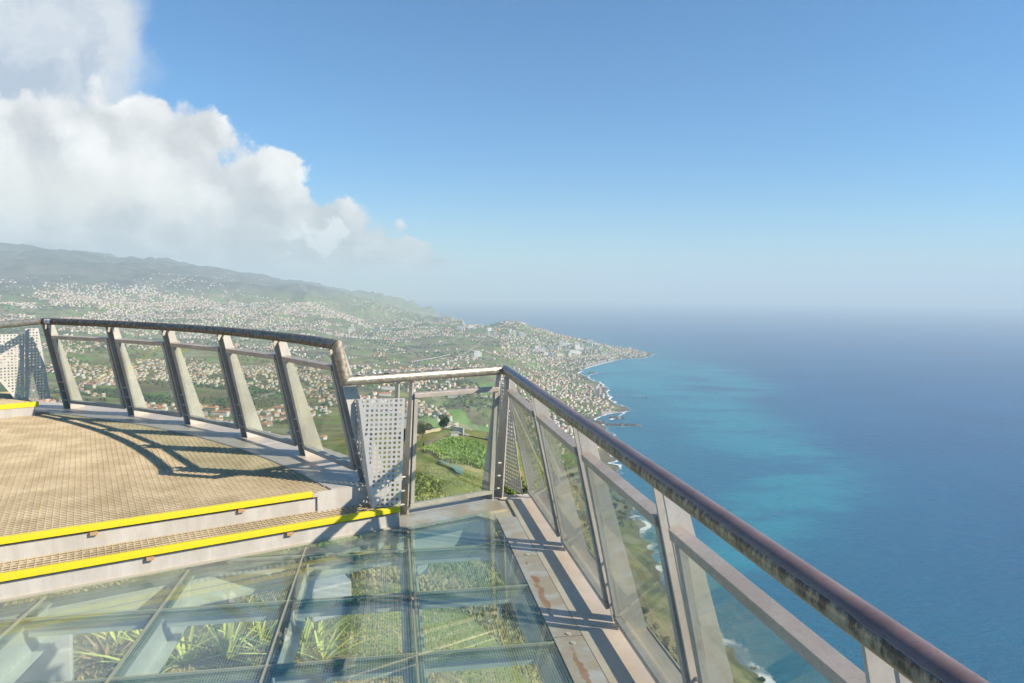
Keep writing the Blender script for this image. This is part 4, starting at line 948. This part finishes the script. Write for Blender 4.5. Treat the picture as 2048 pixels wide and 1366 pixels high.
for px, lab in ((747, 'left white tent peak in the valley above the front handrail'), (760, 'right white tent peak in the valley above the front handrail')):
    p = hit(px, 749, 900.); mb = MB(); r = 17
    mb.add([(p.x-r, p.y-r, p.z), (p.x+r, p.y-r, p.z), (p.x+r, p.y+r, p.z), (p.x-r, p.y+r, p.z), (p.x-5, p.y-5, p.z+12), (p.x+5, p.y-5, p.z+12), (p.x+5, p.y+5, p.z+12), (p.x-5, p.y+5, p.z+12), (p.x, p.y, p.z+30)], [(0, 1, 5, 4), (1, 2, 6, 5), (2, 3, 7, 6), (3, 0, 4, 7), (4, 5, 8), (5, 6, 8), (6, 7, 8), (7, 4, 8)])
    tag(mb.build('tent', 'tent_white'), lab, 'tent')
# spire and masts
for px, py, h, lab in ((966, 657, 42, 'slender white church spire on the skyline left of the conical hill'), (1240, 692, 30, 'white tower head above the far headland blocks')):
    p = hit(px, py, 900.); t = thing('church_tower', p, lab, 'tower'); mb = MB(); mb.box((p.x, p.y, p.z+h*.3), (1, 0, 0), (0, 1, 0), UP, 5, 5, h*.3+2); mb.build('tower_shaft', 'wall_white', t)
    mb = MB(); mb.add([(p.x-5, p.y-5, p.z+h*.6+2), (p.x+5, p.y-5, p.z+h*.6+2), (p.x+5, p.y+5, p.z+h*.6+2), (p.x-5, p.y+5, p.z+h*.6+2), (p.x, p.y, p.z+h*1.25)], [(0, 1, 4), (1, 2, 4), (2, 3, 4), (3, 0, 4)]); mb.build('spire', 'wall_white', t)
for px in (1031, 1036):
    p = hit(px, 649.5, 900.) or Vector(atd(px, 650, 7000))
    tag(MB().tube([p-UP*2, p+UP*42], 1.3, 6).build('radio_mast', 'wall_grey'), 'thin radio mast on the conical hilltop, %s of the two' % ('left' if px == 1031 else 'right'), 'mast')
# viaduct
mat('viaduct_concrete', (.46, .45, .42), .9)
pts = [Vector(atd(px, py, D)) for px, py, D in ((822, 738, 4350), (850, 733.5, 4450), (875, 729, 4550), (900, 725, 4650))]
for p in pts: p.z = max(p.z, float(hgt(np.array(p.x), np.array(p.y)))+14)
t = thing('viaduct', pts[1], 'long pale road viaduct on tall pillars crossing the valley', 'viaduct')
mb = MB()
for p, q in zip(pts[:-1], pts[1:]): mb.bar(p, q, (0, 1, 0), 12, 2.6)
mb.build('bridge_deck', 'viaduct_concrete', t)
for k_ in range(9):
    f_ = k_/8*2.8+.1; i = min(2, int(f_)); p = pts[i].lerp(pts[i+1], f_-i); zb = float(hgt(np.array(p.x), np.array(p.y)))-3
    mb = MB(); mb.box((p.x, p.y, (p.z+zb)/2), (1, 0, 0), (0, 1, 0), UP, 2.4, 2.6, (p.z-zb)/2); mb.build('pillar', 'viaduct_concrete', t)

# ---- roads, beaches, plots (draped on the ground)
def f_road(g, b):
    n = g.noise(pos(g), .3, 5, .6); g.put(b.inputs['Base Color'], g.mix(n, c4((.22, .20, .18)), c4((.33, .31, .28)))); b.inputs['Roughness'].default_value = .9
mat('asphalt', fn=f_road)
def drape_line(pxs, width, name, m_, lift=.6, dmin=900., wpts=None):
    W_ = wpts if wpts is not None else [hit(px, py, dmin) for px, py in pxs]
    W_ = [w for w in W_ if w is not None]; P = []
    for p, q in zip(W_[:-1], W_[1:]):
        n_ = max(2, int((q-p).length/(width*1.5)))
        for j in range(n_): P.append(p.lerp(q, j/n_))
    P.append(W_[-1]); V = []; n = len(P)
    for i in range(n):
        t_ = P[min(i+1, n-1)]-P[max(i-1, 0)]; t_.z = 0; t_.normalize(); nr = Vector((-t_.y, t_.x, 0))
        for sg in (-1, 1): c = P[i]+nr*sg*width/2; V.append((c.x, c.y, float(hgt(np.array(c.x), np.array(c.y)))+lift))
    mb = MB(); mb.add(V, [(2*i, 2*i+1, 2*i+3, 2*i+2) for i in range(n-1)]); return mb.build(name, m_)
for k_, pp in enumerate((((908, 722), (925, 710), (942, 698), (975, 682), (1000, 676)), ((380, 728), (430, 722), (470, 728), (520, 742), (600, 752), (690, 750), (760, 742), (824, 738)),
    ((900, 725), (940, 722), (990, 716)), ((400, 802), (470, 800), (520, 792), (560, 800)), ((830, 772), (860, 778), (890, 790)), ((1050, 700), (1080, 716), (1120, 724)), ((500, 802), (535, 790), (560, 785)), ((880, 690), (905, 684), (925, 670)))):
    tag(drape_line(pp, 15, 'road', 'asphalt', 1.5), kind='structure')
tag(drape_line(((829, 869), (850, 864), (880, 858), (900, 851), (914, 845)), 5.2, 'road', 'asphalt', .25, 60.), kind='structure')
mat('sand', fn=lambda g, b: (g.put(b.inputs['Base Color'], g.mix(g.noise(pos(g), .05, 5, .6), c4((.30, .25, .20)), c4((.44, .38, .31)))), None)[1])
def beach(p0, p1, w, lab):
    a, b = at(*p0, SEA)[:2], at(*p1, SEA)[:2]; i0_ = int(np.argmin(np.hypot(*(cf-a).T))); i1_ = int(np.argmin(np.hypot(*(cf-b).T))); P = cf[i0_:i1_+1]
    t_ = np.gradient(P, axis=0); t_ /= np.hypot(t_[:, 0], t_[:, 1])[:, None]; nr = np.stack([-t_[:, 1], t_[:, 0]], 1); V = []
    for i in range(len(P)):
        tt = min(1, i/3, (len(P)-1-i)/3)
        for j in range(6):
            q = P[i]-nr[i]*(w*tt*j/5-1); V.append((q[0], q[1], max(float(hgt(np.array(q[0]), np.array(q[1]))), SEA+.3)+1.2 if j else SEA+.8))
    mb = MB(); mb.add(V, [(i*6+j, i*6+j+1, (i+1)*6+j+1, (i+1)*6+j) for i in range(len(P)-1) for j in range(5)]); tag(mb.build('beach', 'sand'), lab, kind='structure')
beach((1238, 719), (1160, 741), 75, 'long grey sand beach'); beach((1250, 824), (1200, 833), 40, 'small harbour beach')
mat('rock_dark', fn=lambda g, b: (g.put(b.inputs['Base Color'], g.mix(g.noise(pos(g), .12, 5, .6), c4((.05, .045, .04)), c4((.15, .13, .11)))), None)[1])
def rocks(mb, c, r, n, spread):
    for i in range(n):
        p = Vector((c[0]+random.uniform(-1, 1)*spread[0], c[1]+random.uniform(-1, 1)*spread[1], SEA+random.uniform(-.3, .5)*r)); k_ = r*random.uniform(.6, 1.3)
        e = Matrix.Rotation(random.uniform(0, 6), 3, Vector((random.random(), random.random(), random.random())).normalized()); mb.box(p, e.col[0], e.col[1], e.col[2], k_, k_*.8, k_*.6)
mb = MB(); a, b = at(1212, 850, SEA), at(1278, 851, SEA)
for k_ in range(70): c = a+(b-a)*k_/69; rocks(mb, c, 4.5, 5, (3, 8))
tag(mb.build('breakwater', 'rock_dark'), 'dark boulder breakwater jutting into the sea off the village', 'breakwater')
for (px, py), n, sp, lab in (((1183, 747), 12, (16, 10), 'dark rock islet off the far end of the long beach'), ((1192, 847), 26, (40, 24), 'dark rocks between the village and the breakwater'), ((1232, 836), 14, (34, 14), 'row of low dark rocks below the harbour point')):
    mb = MB(); rocks(mb, at(px, py, SEA), 8, n, sp); tag(mb.build('sea_rocks', 'rock_dark'), lab, 'rocks')
def foam_line(pxs, w, name='foam_patch'):
    P = [at(px, py, SEA)[:2] for px, py in pxs]; Q = []
    for p, q in zip(P[:-1], P[1:]):
        for j in range(8): Q.append(p+(q-p)*j/8)
    Q.append(P[-1]); V, Fc, w_ = foam_strip(Q, w*.6, w); o = npmesh(name, V, Fc, 'foam'); a_ = o.data.attributes.new('w', 'FLOAT', 'POINT'); a_.data.foreach_set('value', np.array(w_, np.float32)); tag(o, kind='stuff')
foam_line(((1214, 855), (1245, 854), (1283, 852)), 12, 'surf_foam'); foam_line(((1170, 757), (1183, 749), (1197, 746)), 10, 'surf_foam'); foam_line(((1222, 840), (1235, 835), (1250, 826)), 16, 'surf_foam')
foam_line(((1216, 788.5), (1240, 789), (1283, 791.5)), 5, 'boat_wake'); foam_line(((1210, 764), (1226, 764)), 5, 'surf_foam')
# boat
p = Vector(at(1289, 795, SEA)); t = thing('boat', p, 'small dark sailing boat with two masts crossing the bay', 'boat')
mb = MB(); L = 13; V = []
for s_, w_, zz in ((-1, .55, .9), (-.6, .9, .6), (0, 1, .5), (.6, .75, .7), (1, .05, 1.3)): V += [(p.x+s_*L, p.y-w_*3.4, p.z+3.2*zz+1), (p.x+s_*L*.93, p.y-w_*2.2, p.z-1), (p.x+s_*L*.93, p.y+w_*2.2, p.z-1), (p.x+s_*L, p.y+w_*3.4, p.z+3.2*zz+1)]
mb.add(V, [(i*4+j, i*4+j+1, (i+1)*4+j+1, (i+1)*4+j) for i in range(4) for j in range(3)]+[(i*4+3, i*4, (i+1)*4, (i+1)*4+3) for i in range(4)]+[(0, 3, 2, 1), (16, 17, 18, 19)]); mb.build('hull', 'rock_dark', t)
mb = MB(); mb.box((p.x-3, p.y, p.z+4.5), (1, 0, 0), (0, 1, 0), UP, 4, 1.8, 1.6); mb.build('cabin', 'wall_white', t)
for dx, hh in ((-4, 17), (4, 21)): MB().tube([p+Vector((dx, 0, 2)), p+Vector((dx, 0, hh))], .35, 6).build('mast', 'wall_grey', t)

# ---- vegetation
def f_leaf(c1, c2, sc_=1.5):
    def fn(g, b):
        n = g.noise(pos(g), sc_, 4, .6); oi = g.new('ShaderNodeObjectInfo').outputs['Random']
        c = g.mix(n, c4(c1), c4(c2)); g.put(b.inputs['Base Color'], c); b.inputs['Roughness'].default_value = .7; b.inputs['Specular IOR Level'].default_value = .25
    return fn
mat('leaf_dark', fn=f_leaf((.028, .05, .016), (.075, .115, .03)))
mat('leaf_green', fn=f_leaf((.09, .14, .025), (.22, .28, .06)))
mat('leaf_far', fn=f_leaf((.030, .055, .024), (.07, .10, .04), 1/40.))
mat('crop_green', fn=f_leaf((.15, .25, .04), (.28, .38, .08), .3))
mat('yucca_leaf', fn=f_leaf((.36, .44, .08), (.68, .68, .22), 4.))
mat('dry_leaf', fn=f_leaf((.34, .24, .11), (.50, .38, .20), 6.))
mat('leaf_lime', fn=f_leaf((.16, .20, .03), (.34, .36, .07)))
mat('grass_dry', fn=f_leaf((.26, .24, .08), (.40, .35, .15), 1.))
mat('bark', (.14, .10, .07), .95)
# distant trees as low clumps
phi = (1+5**.5)/2; ico = np.array([(-1, phi, 0), (1, phi, 0), (-1, -phi, 0), (1, -phi, 0), (0, -1, phi), (0, 1, phi), (0, -1, -phi), (0, 1, -phi), (phi, 0, -1), (phi, 0, 1), (-phi, 0, -1), (-phi, 0, 1)])/1.9
icf = np.array([(0, 11, 5), (0, 5, 1), (0, 1, 7), (0, 7, 10), (0, 10, 11), (1, 5, 9), (5, 11, 4), (11, 10, 2), (10, 7, 6), (7, 1, 8), (3, 9, 4), (3, 4, 2), (3, 2, 6), (3, 6, 8), (3, 8, 9), (4, 9, 5), (2, 4, 11), (6, 2, 10), (8, 6, 7), (9, 8, 1)])
Vs = []; Fs_ = []; n_ = 0; tries = 0
while n_ < 9000 and tries < 200000:
    tries += 1; px = random.uniform(-15, 1320); D = math.sqrt(330**2+(8500**2-330**2)*random.random()) if random.random() < .7 else random.uniform(330, 3500)
    az = math.atan((px-1024)/F); x, y = D*math.sin(az), D*math.cos(az)
    if sdh(x, y) < 12: continue
    if fbm(np.array(x/260.), np.array(y/260.), 61, 4) < .12: continue
    z = float(hgt(np.array(x), np.array(y)))
    if not visible(x, y, z+6): continue
    r = random.uniform(2.5, 6.)*(1+D/9000.); v = ico*(r, r, r*random.uniform(.6, 1.05))*rng.uniform(.75, 1.25, (12, 1))+(x, y, z+r*.5); Vs.append(v); Fs_.append(icf+12*n_); n_ += 1
tag(npmesh('distant_trees', np.vstack(Vs), np.vstack(Fs_), 'leaf_far'), 'dark scattered trees over the far slopes', kind='stuff')

def leaf_cloud(c, rad, n, size, seed, flatz=1., lobes=7):
    """n small two-triangle leaves spread through several lobes round c"""
    r = np.random.default_rng(seed); L = r.normal(0, 1, (lobes, 3)); L /= np.linalg.norm(L, axis=1)[:, None]; L *= r.uniform(.25, .75, (lobes, 1)); L[:, 2] *= flatz
    lr = r.uniform(.3, .55, lobes); k = r.integers(0, lobes, n); d = r.normal(0, 1, (n, 3)); d /= np.linalg.norm(d, axis=1)[:, None]
    P = (L[k]+d*(lr[k]*r.uniform(.55, 1., n)**.5)[:, None]*(1, 1, flatz))*rad+np.array(c)
    a = r.normal(0, 1, (n, 3)); a /= np.linalg.norm(a, axis=1)[:, None]; b = np.cross(a, r.normal(0, 1, (n, 3))); b /= np.linalg.norm(b, axis=1)[:, None]; s = size*r.uniform(.6, 1.4, (n, 1))
    V = np.stack([P-a*s, P+b*s*.5, P+a*s, P-b*s*.5], 1).reshape(-1, 3); return V, np.arange(4*n).reshape(n, 4)
def tree(px, py, D, h, r, label, m_='leaf_dark', n=1400, name='tree', group=None, cat='tree', flatz=.8, leaf=.22, seed=1):
    p = Vector(atd(px, py, D)); p.z = float(hgt(np.array(p.x), np.array(p.y)))
    t = thing(name, p, label, cat, group); top = p+UP*(h-r*flatz*.8)
    if name == 'tree':
        mb = MB(); mb.tube([p-UP*.3, p+UP*h*.3+Vector((.1, 0, 0)), top], h*.022+.05, 8); mb.tube([p+UP*h*.35, p+UP*h*.65+Vector((r*.5, 0, 0))], h*.012+.03, 6); mb.tube([p+UP*h*.3, p+UP*h*.6-Vector((r*.45, .2, 0))], h*.012+.03, 6); mb.build('trunk', 'bark', t)
    V, Fq = leaf_cloud(top, r, n, leaf, seed, flatz); npmesh('crown' if name == 'tree' else 'foliage', V, Fq, m_, t); return t
tree(845, 862, 175, 4.6, 2.5, 'round dark tree at the left of the road beyond the front pane', seed=3, leaf=.36, n=1700)
tree(887, 850, 205, 4., 2.2, 'smaller dark tree in the middle of the road beyond the front pane', seed=4, leaf=.36, n=1400)
tree(815, 868, 150, 5, 2.4, 'low tree between the two steel fins left of the front pane', seed=5, leaf=.4, n=600)
def scrub(n, x0, x1, d0, d1, r0, r1, m_, name, lab, leaf=.16, seed=5, nl=420):
    rs = random.Random(seed); VS = []; k_ = 0
    for i in range(n):
        px = rs.uniform(x0, x1); D = math.exp(rs.uniform(math.log(d0), math.log(d1))); a = math.atan((px-1024)/F); x, y = D*math.sin(a), D*math.cos(a); r = rs.uniform(r0, r1)*(1+D/500.)
        v, f = leaf_cloud((x, y, float(hgt(np.array(x), np.array(y)))+r*.45), r, nl, leaf*(1+D/90.), seed*100+i, .7); VS.append(v); k_ += len(f)
    V = np.vstack(VS); tag(npmesh(name, V, np.arange(len(V)).reshape(-1, 4), m_), lab, kind='stuff')
scrub(46, 1030, 1150, 24, 110, 1.2, 2.2, 'leaf_dark', 'cliff_scrub', 'dark scrub along the cliff edge', seed=5)
scrub(22, 1010, 1150, 30, 110, .9, 1.8, 'leaf_green', 'cliff_scrub', 'green scrub along the cliff edge', seed=6)
scrub(16, 640, 1000, 40, 80, .5, 1.1, 'leaf_green', 'slope_scrub', 'low green scrub on the open slope', seed=7, leaf=.1)
scrub(26, 832, 872, 48, 85, .7, 1.5, 'leaf_lime', 'slope_scrub', 'yellow-green scrub beyond the front pane', seed=17, leaf=.12)
scrub(14, 940, 975, 45, 75, .5, 1.1, 'grass_dry', 'slope_scrub', 'dry scrub beyond the front pane', seed=18, leaf=.1)
scrub(150, 1130, 1560, 40, 1100, .9, 2.2, 'leaf_dark', 'cliff_scrub', 'dark scrub clinging to the cliff', seed=8, nl=260)
scrub(110, 1130, 1560, 40, 1100, .8, 2., 'leaf_green', 'cliff_scrub', 'green scrub clinging to the cliff', seed=9, nl=260)
def quad_patch(c4_, n, m_, name, lift, lab=None, kind='structure'):
    W_ = [hit(*q, 20.) for q in c4_]
    V = []
    for i in range(n+1):
        for j in range(n+1):
            u, v = i/n, j/n; p = (W_[0]*(1-u)+W_[1]*u)*(1-v)+(W_[3]*(1-u)+W_[2]*u)*v; V.append((p.x, p.y, float(hgt(np.array(p.x), np.array(p.y)))+lift))
    mb = MB(); mb.add(V, [(i*(n+1)+j, i*(n+1)+j+1, (i+1)*(n+1)+j+1, (i+1)*(n+1)+j) for i in range(n) for j in range(n)]); o = mb.build(name, m_, smooth=True); tag(o, lab, kind=kind); return W_
mat('soil', fn=lambda g, b: (g.put(b.inputs['Base Color'], g.mix(g.noise(pos(g), .8, 6, .65), c4((.16, .10, .06)), c4((.30, .20, .13)))), None)[1])
mat('net_teal', (.09, .20, .17), .8)
quad_patch(((884, 858), (905, 846), (942, 857), (926, 868)), 10, 'soil', 'soil_plot', .3, 'bare brown plot above the crop field')
quad_patch(((930, 872), (945, 860), (985, 868), (985, 884)), 10, 'soil', 'soil_plot', .3)
quad_patch(((834, 958), (858, 962), (892, 980), (834, 1000)), 10, 'soil', 'soil_plot', .15)
quad_patch(((847, 886), (893, 874), (896, 879), (849, 893)), 8, 'soil', 'soil_plot', .2)
quad_patch(((876, 927), (883, 926), (927, 944), (925, 957)), 10, 'net_teal', 'net_cover', .5, 'blue-green net laid over a crop strip', None)
for o in COL.objects:
    if o.name == 'net_cover': tag(o, 'blue-green net spread over a crop strip on the slope', 'net')
# retaining wall and shed by the plot
pa_, pb_, pc_ = hit(906, 868, 60.), hit(927, 872, 60.), hit(943, 860, 60.)
t = thing('retaining_wall', pb_, 'grey stone retaining wall at the corner of the brown plot', 'wall')
for p, q in ((pa_, pb_), (pb_, pc_)): MB().bar(p+UP*.6, q+UP*.6, (0, 1, 0), .5, 3.2).build('wall_run', 'concrete', t)
pp = hit(909, 875, 60.); t = thing('shed', pp, 'tiny white shed in front of the stone wall above the crops', 'shed'); mb = MB(); mb.box(pp+UP*.8, (1, .2, 0), (-.2, 1, 0), UP, 1.0, .8, .55); mb.build('wall', 'wall_white', t); mb = MB(); mb.box(pp+UP*1.41, (1, .2, 0), (-.2, 1, 0), UP, 1.1, .9, .06); mb.build('roof', 'roof_grey', t)
pp = hit(806, 866, 60.); t = thing('farmhouse', pp, 'narrow white building glimpsed between the fins left of the front pane', 'building'); mb = MB(); mb.box(pp+UP*2., (1, 0, 0), (0, 1, 0), UP, 2.6, 3, 3.); mb.build('wall', 'wall_white', t); mb = MB(); mb.box(pp+UP*5.1, (1, 0, 0), (0, 1, 0), UP, 2.8, 3.2, .1); mb.build('roof', 'roof_grey', t)
for px, py, h, lab in ((856, 864, 6, 'grey lamp post at the left kerb of the road beyond the front pane'), (884, 858, 9.5, 'tallest lamp post with a double head beyond the front pane'), (893, 856, 6, 'grey lamp post furthest right along the road')):
    pp = hit(px, py, 60.); t = thing('street_lamp', pp, lab, 'street lamp'); MB().tube([pp, pp+UP*h], .09, 8).build('pole', 'wall_grey', t); mb = MB(); mb.bar(pp+UP*h-Vector((.9, 0, 0)), pp+UP*h+Vector((.9, 0, 0)), (0, 1, 0), .25, .14); mb.build('lamp_head', 'roof_brown', t)
# kerb stones along the road edge
W_ = [hit(x, y, 60.) for x, y in ((829, 873), (850, 868), (880, 861.5), (905, 851))]; mb = MB()
for p, q in zip(W_[:-1], W_[1:]): mb.bar(p+UP*.4, q+UP*.4, (0, 1, 0), .3, .9)
tag(mb.build('roadside_wall', 'wall_cream'), 'low pale wall along the near edge of the road beyond the pane', 'wall')

def blades(pts, h, w, r, lean=.35):
    """bent three-segment blades"""
    V = []; Fq = []
    for (x, y, z) in pts:
        a = r.uniform(0, 2*math.pi); hh = h*r.uniform(.6, 1.3); dx, dy = math.cos(a), math.sin(a); l = lean*hh*r.uniform(.3, 1.5); k = len(V); ww = w*r.uniform(.7, 1.3)
        for t_, wf_ in ((0, 1.), (.45, .85), (.8, .5), (1., .06)):
            o = l*t_**2; V += [(x+dx*o-dy*ww*wf_/2, y+dy*o+dx*ww*wf_/2, z+hh*t_*(1-.25*t_)), (x+dx*o+dy*ww*wf_/2, y+dy*o-dx*ww*wf_/2, z+hh*t_*(1-.25*t_))]
        Fq += [(k+2*j, k+2*j+1, k+2*j+3, k+2*j+2) for j in range(3)]
    return V, Fq
r5 = np.random.default_rng(11)
# crop field
Wc = [hit(*q, 60.) for q in ((848, 902), (905, 878), (970, 896), (966, 942))]; W5 = hit(890, 926, 60.); pts = []
for i in range(5200):
    u, v = r5.uniform(), r5.uniform(); v = round(v*26)/26+r5.normal()*.006; p = (Wc[0]*(1-u)+Wc[1]*u)*(1-v)+(W5*(1-u)+Wc[2]*u)*v; pts.append((p.x, p.y, float(hgt(np.array(p.x), np.array(p.y)))))
for i in range(1600):
    u, v = r5.uniform(), r5.uniform(); p = W5*(1-u)+(Wc[2]*(1-v)+Wc[3]*v)*u; pts.append((p.x, p.y, float(hgt(np.array(p.x), np.array(p.y)))))
V, Fq = blades(pts, 1.1, .4, r5, .6); tag(npmesh('crop_field', V, Fq, 'crop_green'), 'bright green crop rows beyond the front pane', kind='stuff')
# grass on the slope seen through the pane and the floor
for nm, n, d0, d1, x0, x1, h, w, m_, thr, lab in (('grass', 12000, 22, 110, 560, 1180, .42, .12, 'leaf_green', .02, 'green grass on the slope'), ('dry_grass', 14000, 20, 100, 560, 1300, .34, .07, 'grass_dry', -.05, 'dry yellow grass on the slope'),
    ('litter', 15000, 7.5, 24, -300, 1150, .10, .035, 'dry_leaf', -.3, 'dry leaves under the glass floor'), ('weeds', 14000, 8., 26, -300, 1250, .13, .022, 'leaf_green', -.05, 'green weeds under the glass floor'), ('cliff_grass', 14000, 25, 500, 1130, 1560, 1.1, .5, 'grass_dry', 0., 'dry tussocks down the cliff')):
    pts = []
    while len(pts) < n:
        px = r5.uniform(x0, x1); D = math.exp(r5.uniform(math.log(d0), math.log(d1))); a = math.atan((px-1024)/F); x, y = D*math.sin(a), D*math.cos(a)
        if fbm(np.array(x/(2.+D*.05)), np.array(y/(2.+D*.05)), 71+len(nm), 3) < thr: continue
        pts.append((x, y, float(hgt(np.array(x), np.array(y)))-.02))
    V, Fq = blades(pts, h, w, r5, .7); tag(npmesh(nm, V, Fq, m_), lab, kind='stuff')
# sword-leaved plants under the glass
def rosette(px, py, n, L, m_, lab, name='yucca_plant'):
    d = ray(px, py); p = hit(px, py, 4.)
    mb = MB(); r = random.Random(int(px*7+py))
    for i in range(n):
        a = r.uniform(0, 2*math.pi); el = r.uniform(.5, 1.35); l = L*r.uniform(.6, 1.15); w = .055*r.uniform(.8, 1.3); dx = Vector((math.cos(a), math.sin(a), 0)); sd = Vector((-dx.y, dx.x, 0)); k = len(mb.v); V = []
        for t_, wf_ in ((0, .6), (.3, 1.), (.6, .9), (.85, .5), (1., .04)):
            c = p+dx*(l*t_*math.cos(el)*(1+.3*t_)+.02)+UP*(l*(t_*math.sin(el)-.16*t_*t_)); V += [c-sd*w*wf_/2-UP*.01, c+UP*-.022*wf_, c+sd*w*wf_/2-UP*.01]
        mb.add(V, [(3*j+q, 3*j+q+1, 3*j+q+4, 3*j+q+3) for j in range(4) for q in range(2)])
    return tag(mb.build(name, m_), lab, 'plant')
for px, py, n, L, m_, lab in ((318, 1345, 15, 1.0, 'yucca_leaf', 'leftmost yellow-green sword-leaved plant under the glass'), (372, 1330, 13, .9, 'yucca_leaf', 'sword-leaved plant, second from the left under the glass'), (455, 1318, 14, 1.05, 'yucca_leaf', 'tallest sword-leaved plant under the third glass column'), (520, 1300, 12, .95, 'yucca_leaf', 'sword-leaved plant just left of the third glass seam'),
    (600, 1318, 16, .95, 'yucca_leaf', 'bushy sword-leaved plant right of the glass seam'), (645, 1325, 10, .7, 'yucca_leaf', 'rightmost sword-leaved plant with short leaves under the glass'), (215, 1325, 9, .6, 'dry_leaf', 'withered brown plant below the left-hand glass'), (120, 1345, 9, .6, 'dry_leaf', 'withered plant at the far left below the glass'), (235, 1290, 7, .55, 'yucca_leaf', 'small green plant behind the withered ones')):
    rosette(px, py, int(n*1.5), L*1.25, m_, lab)
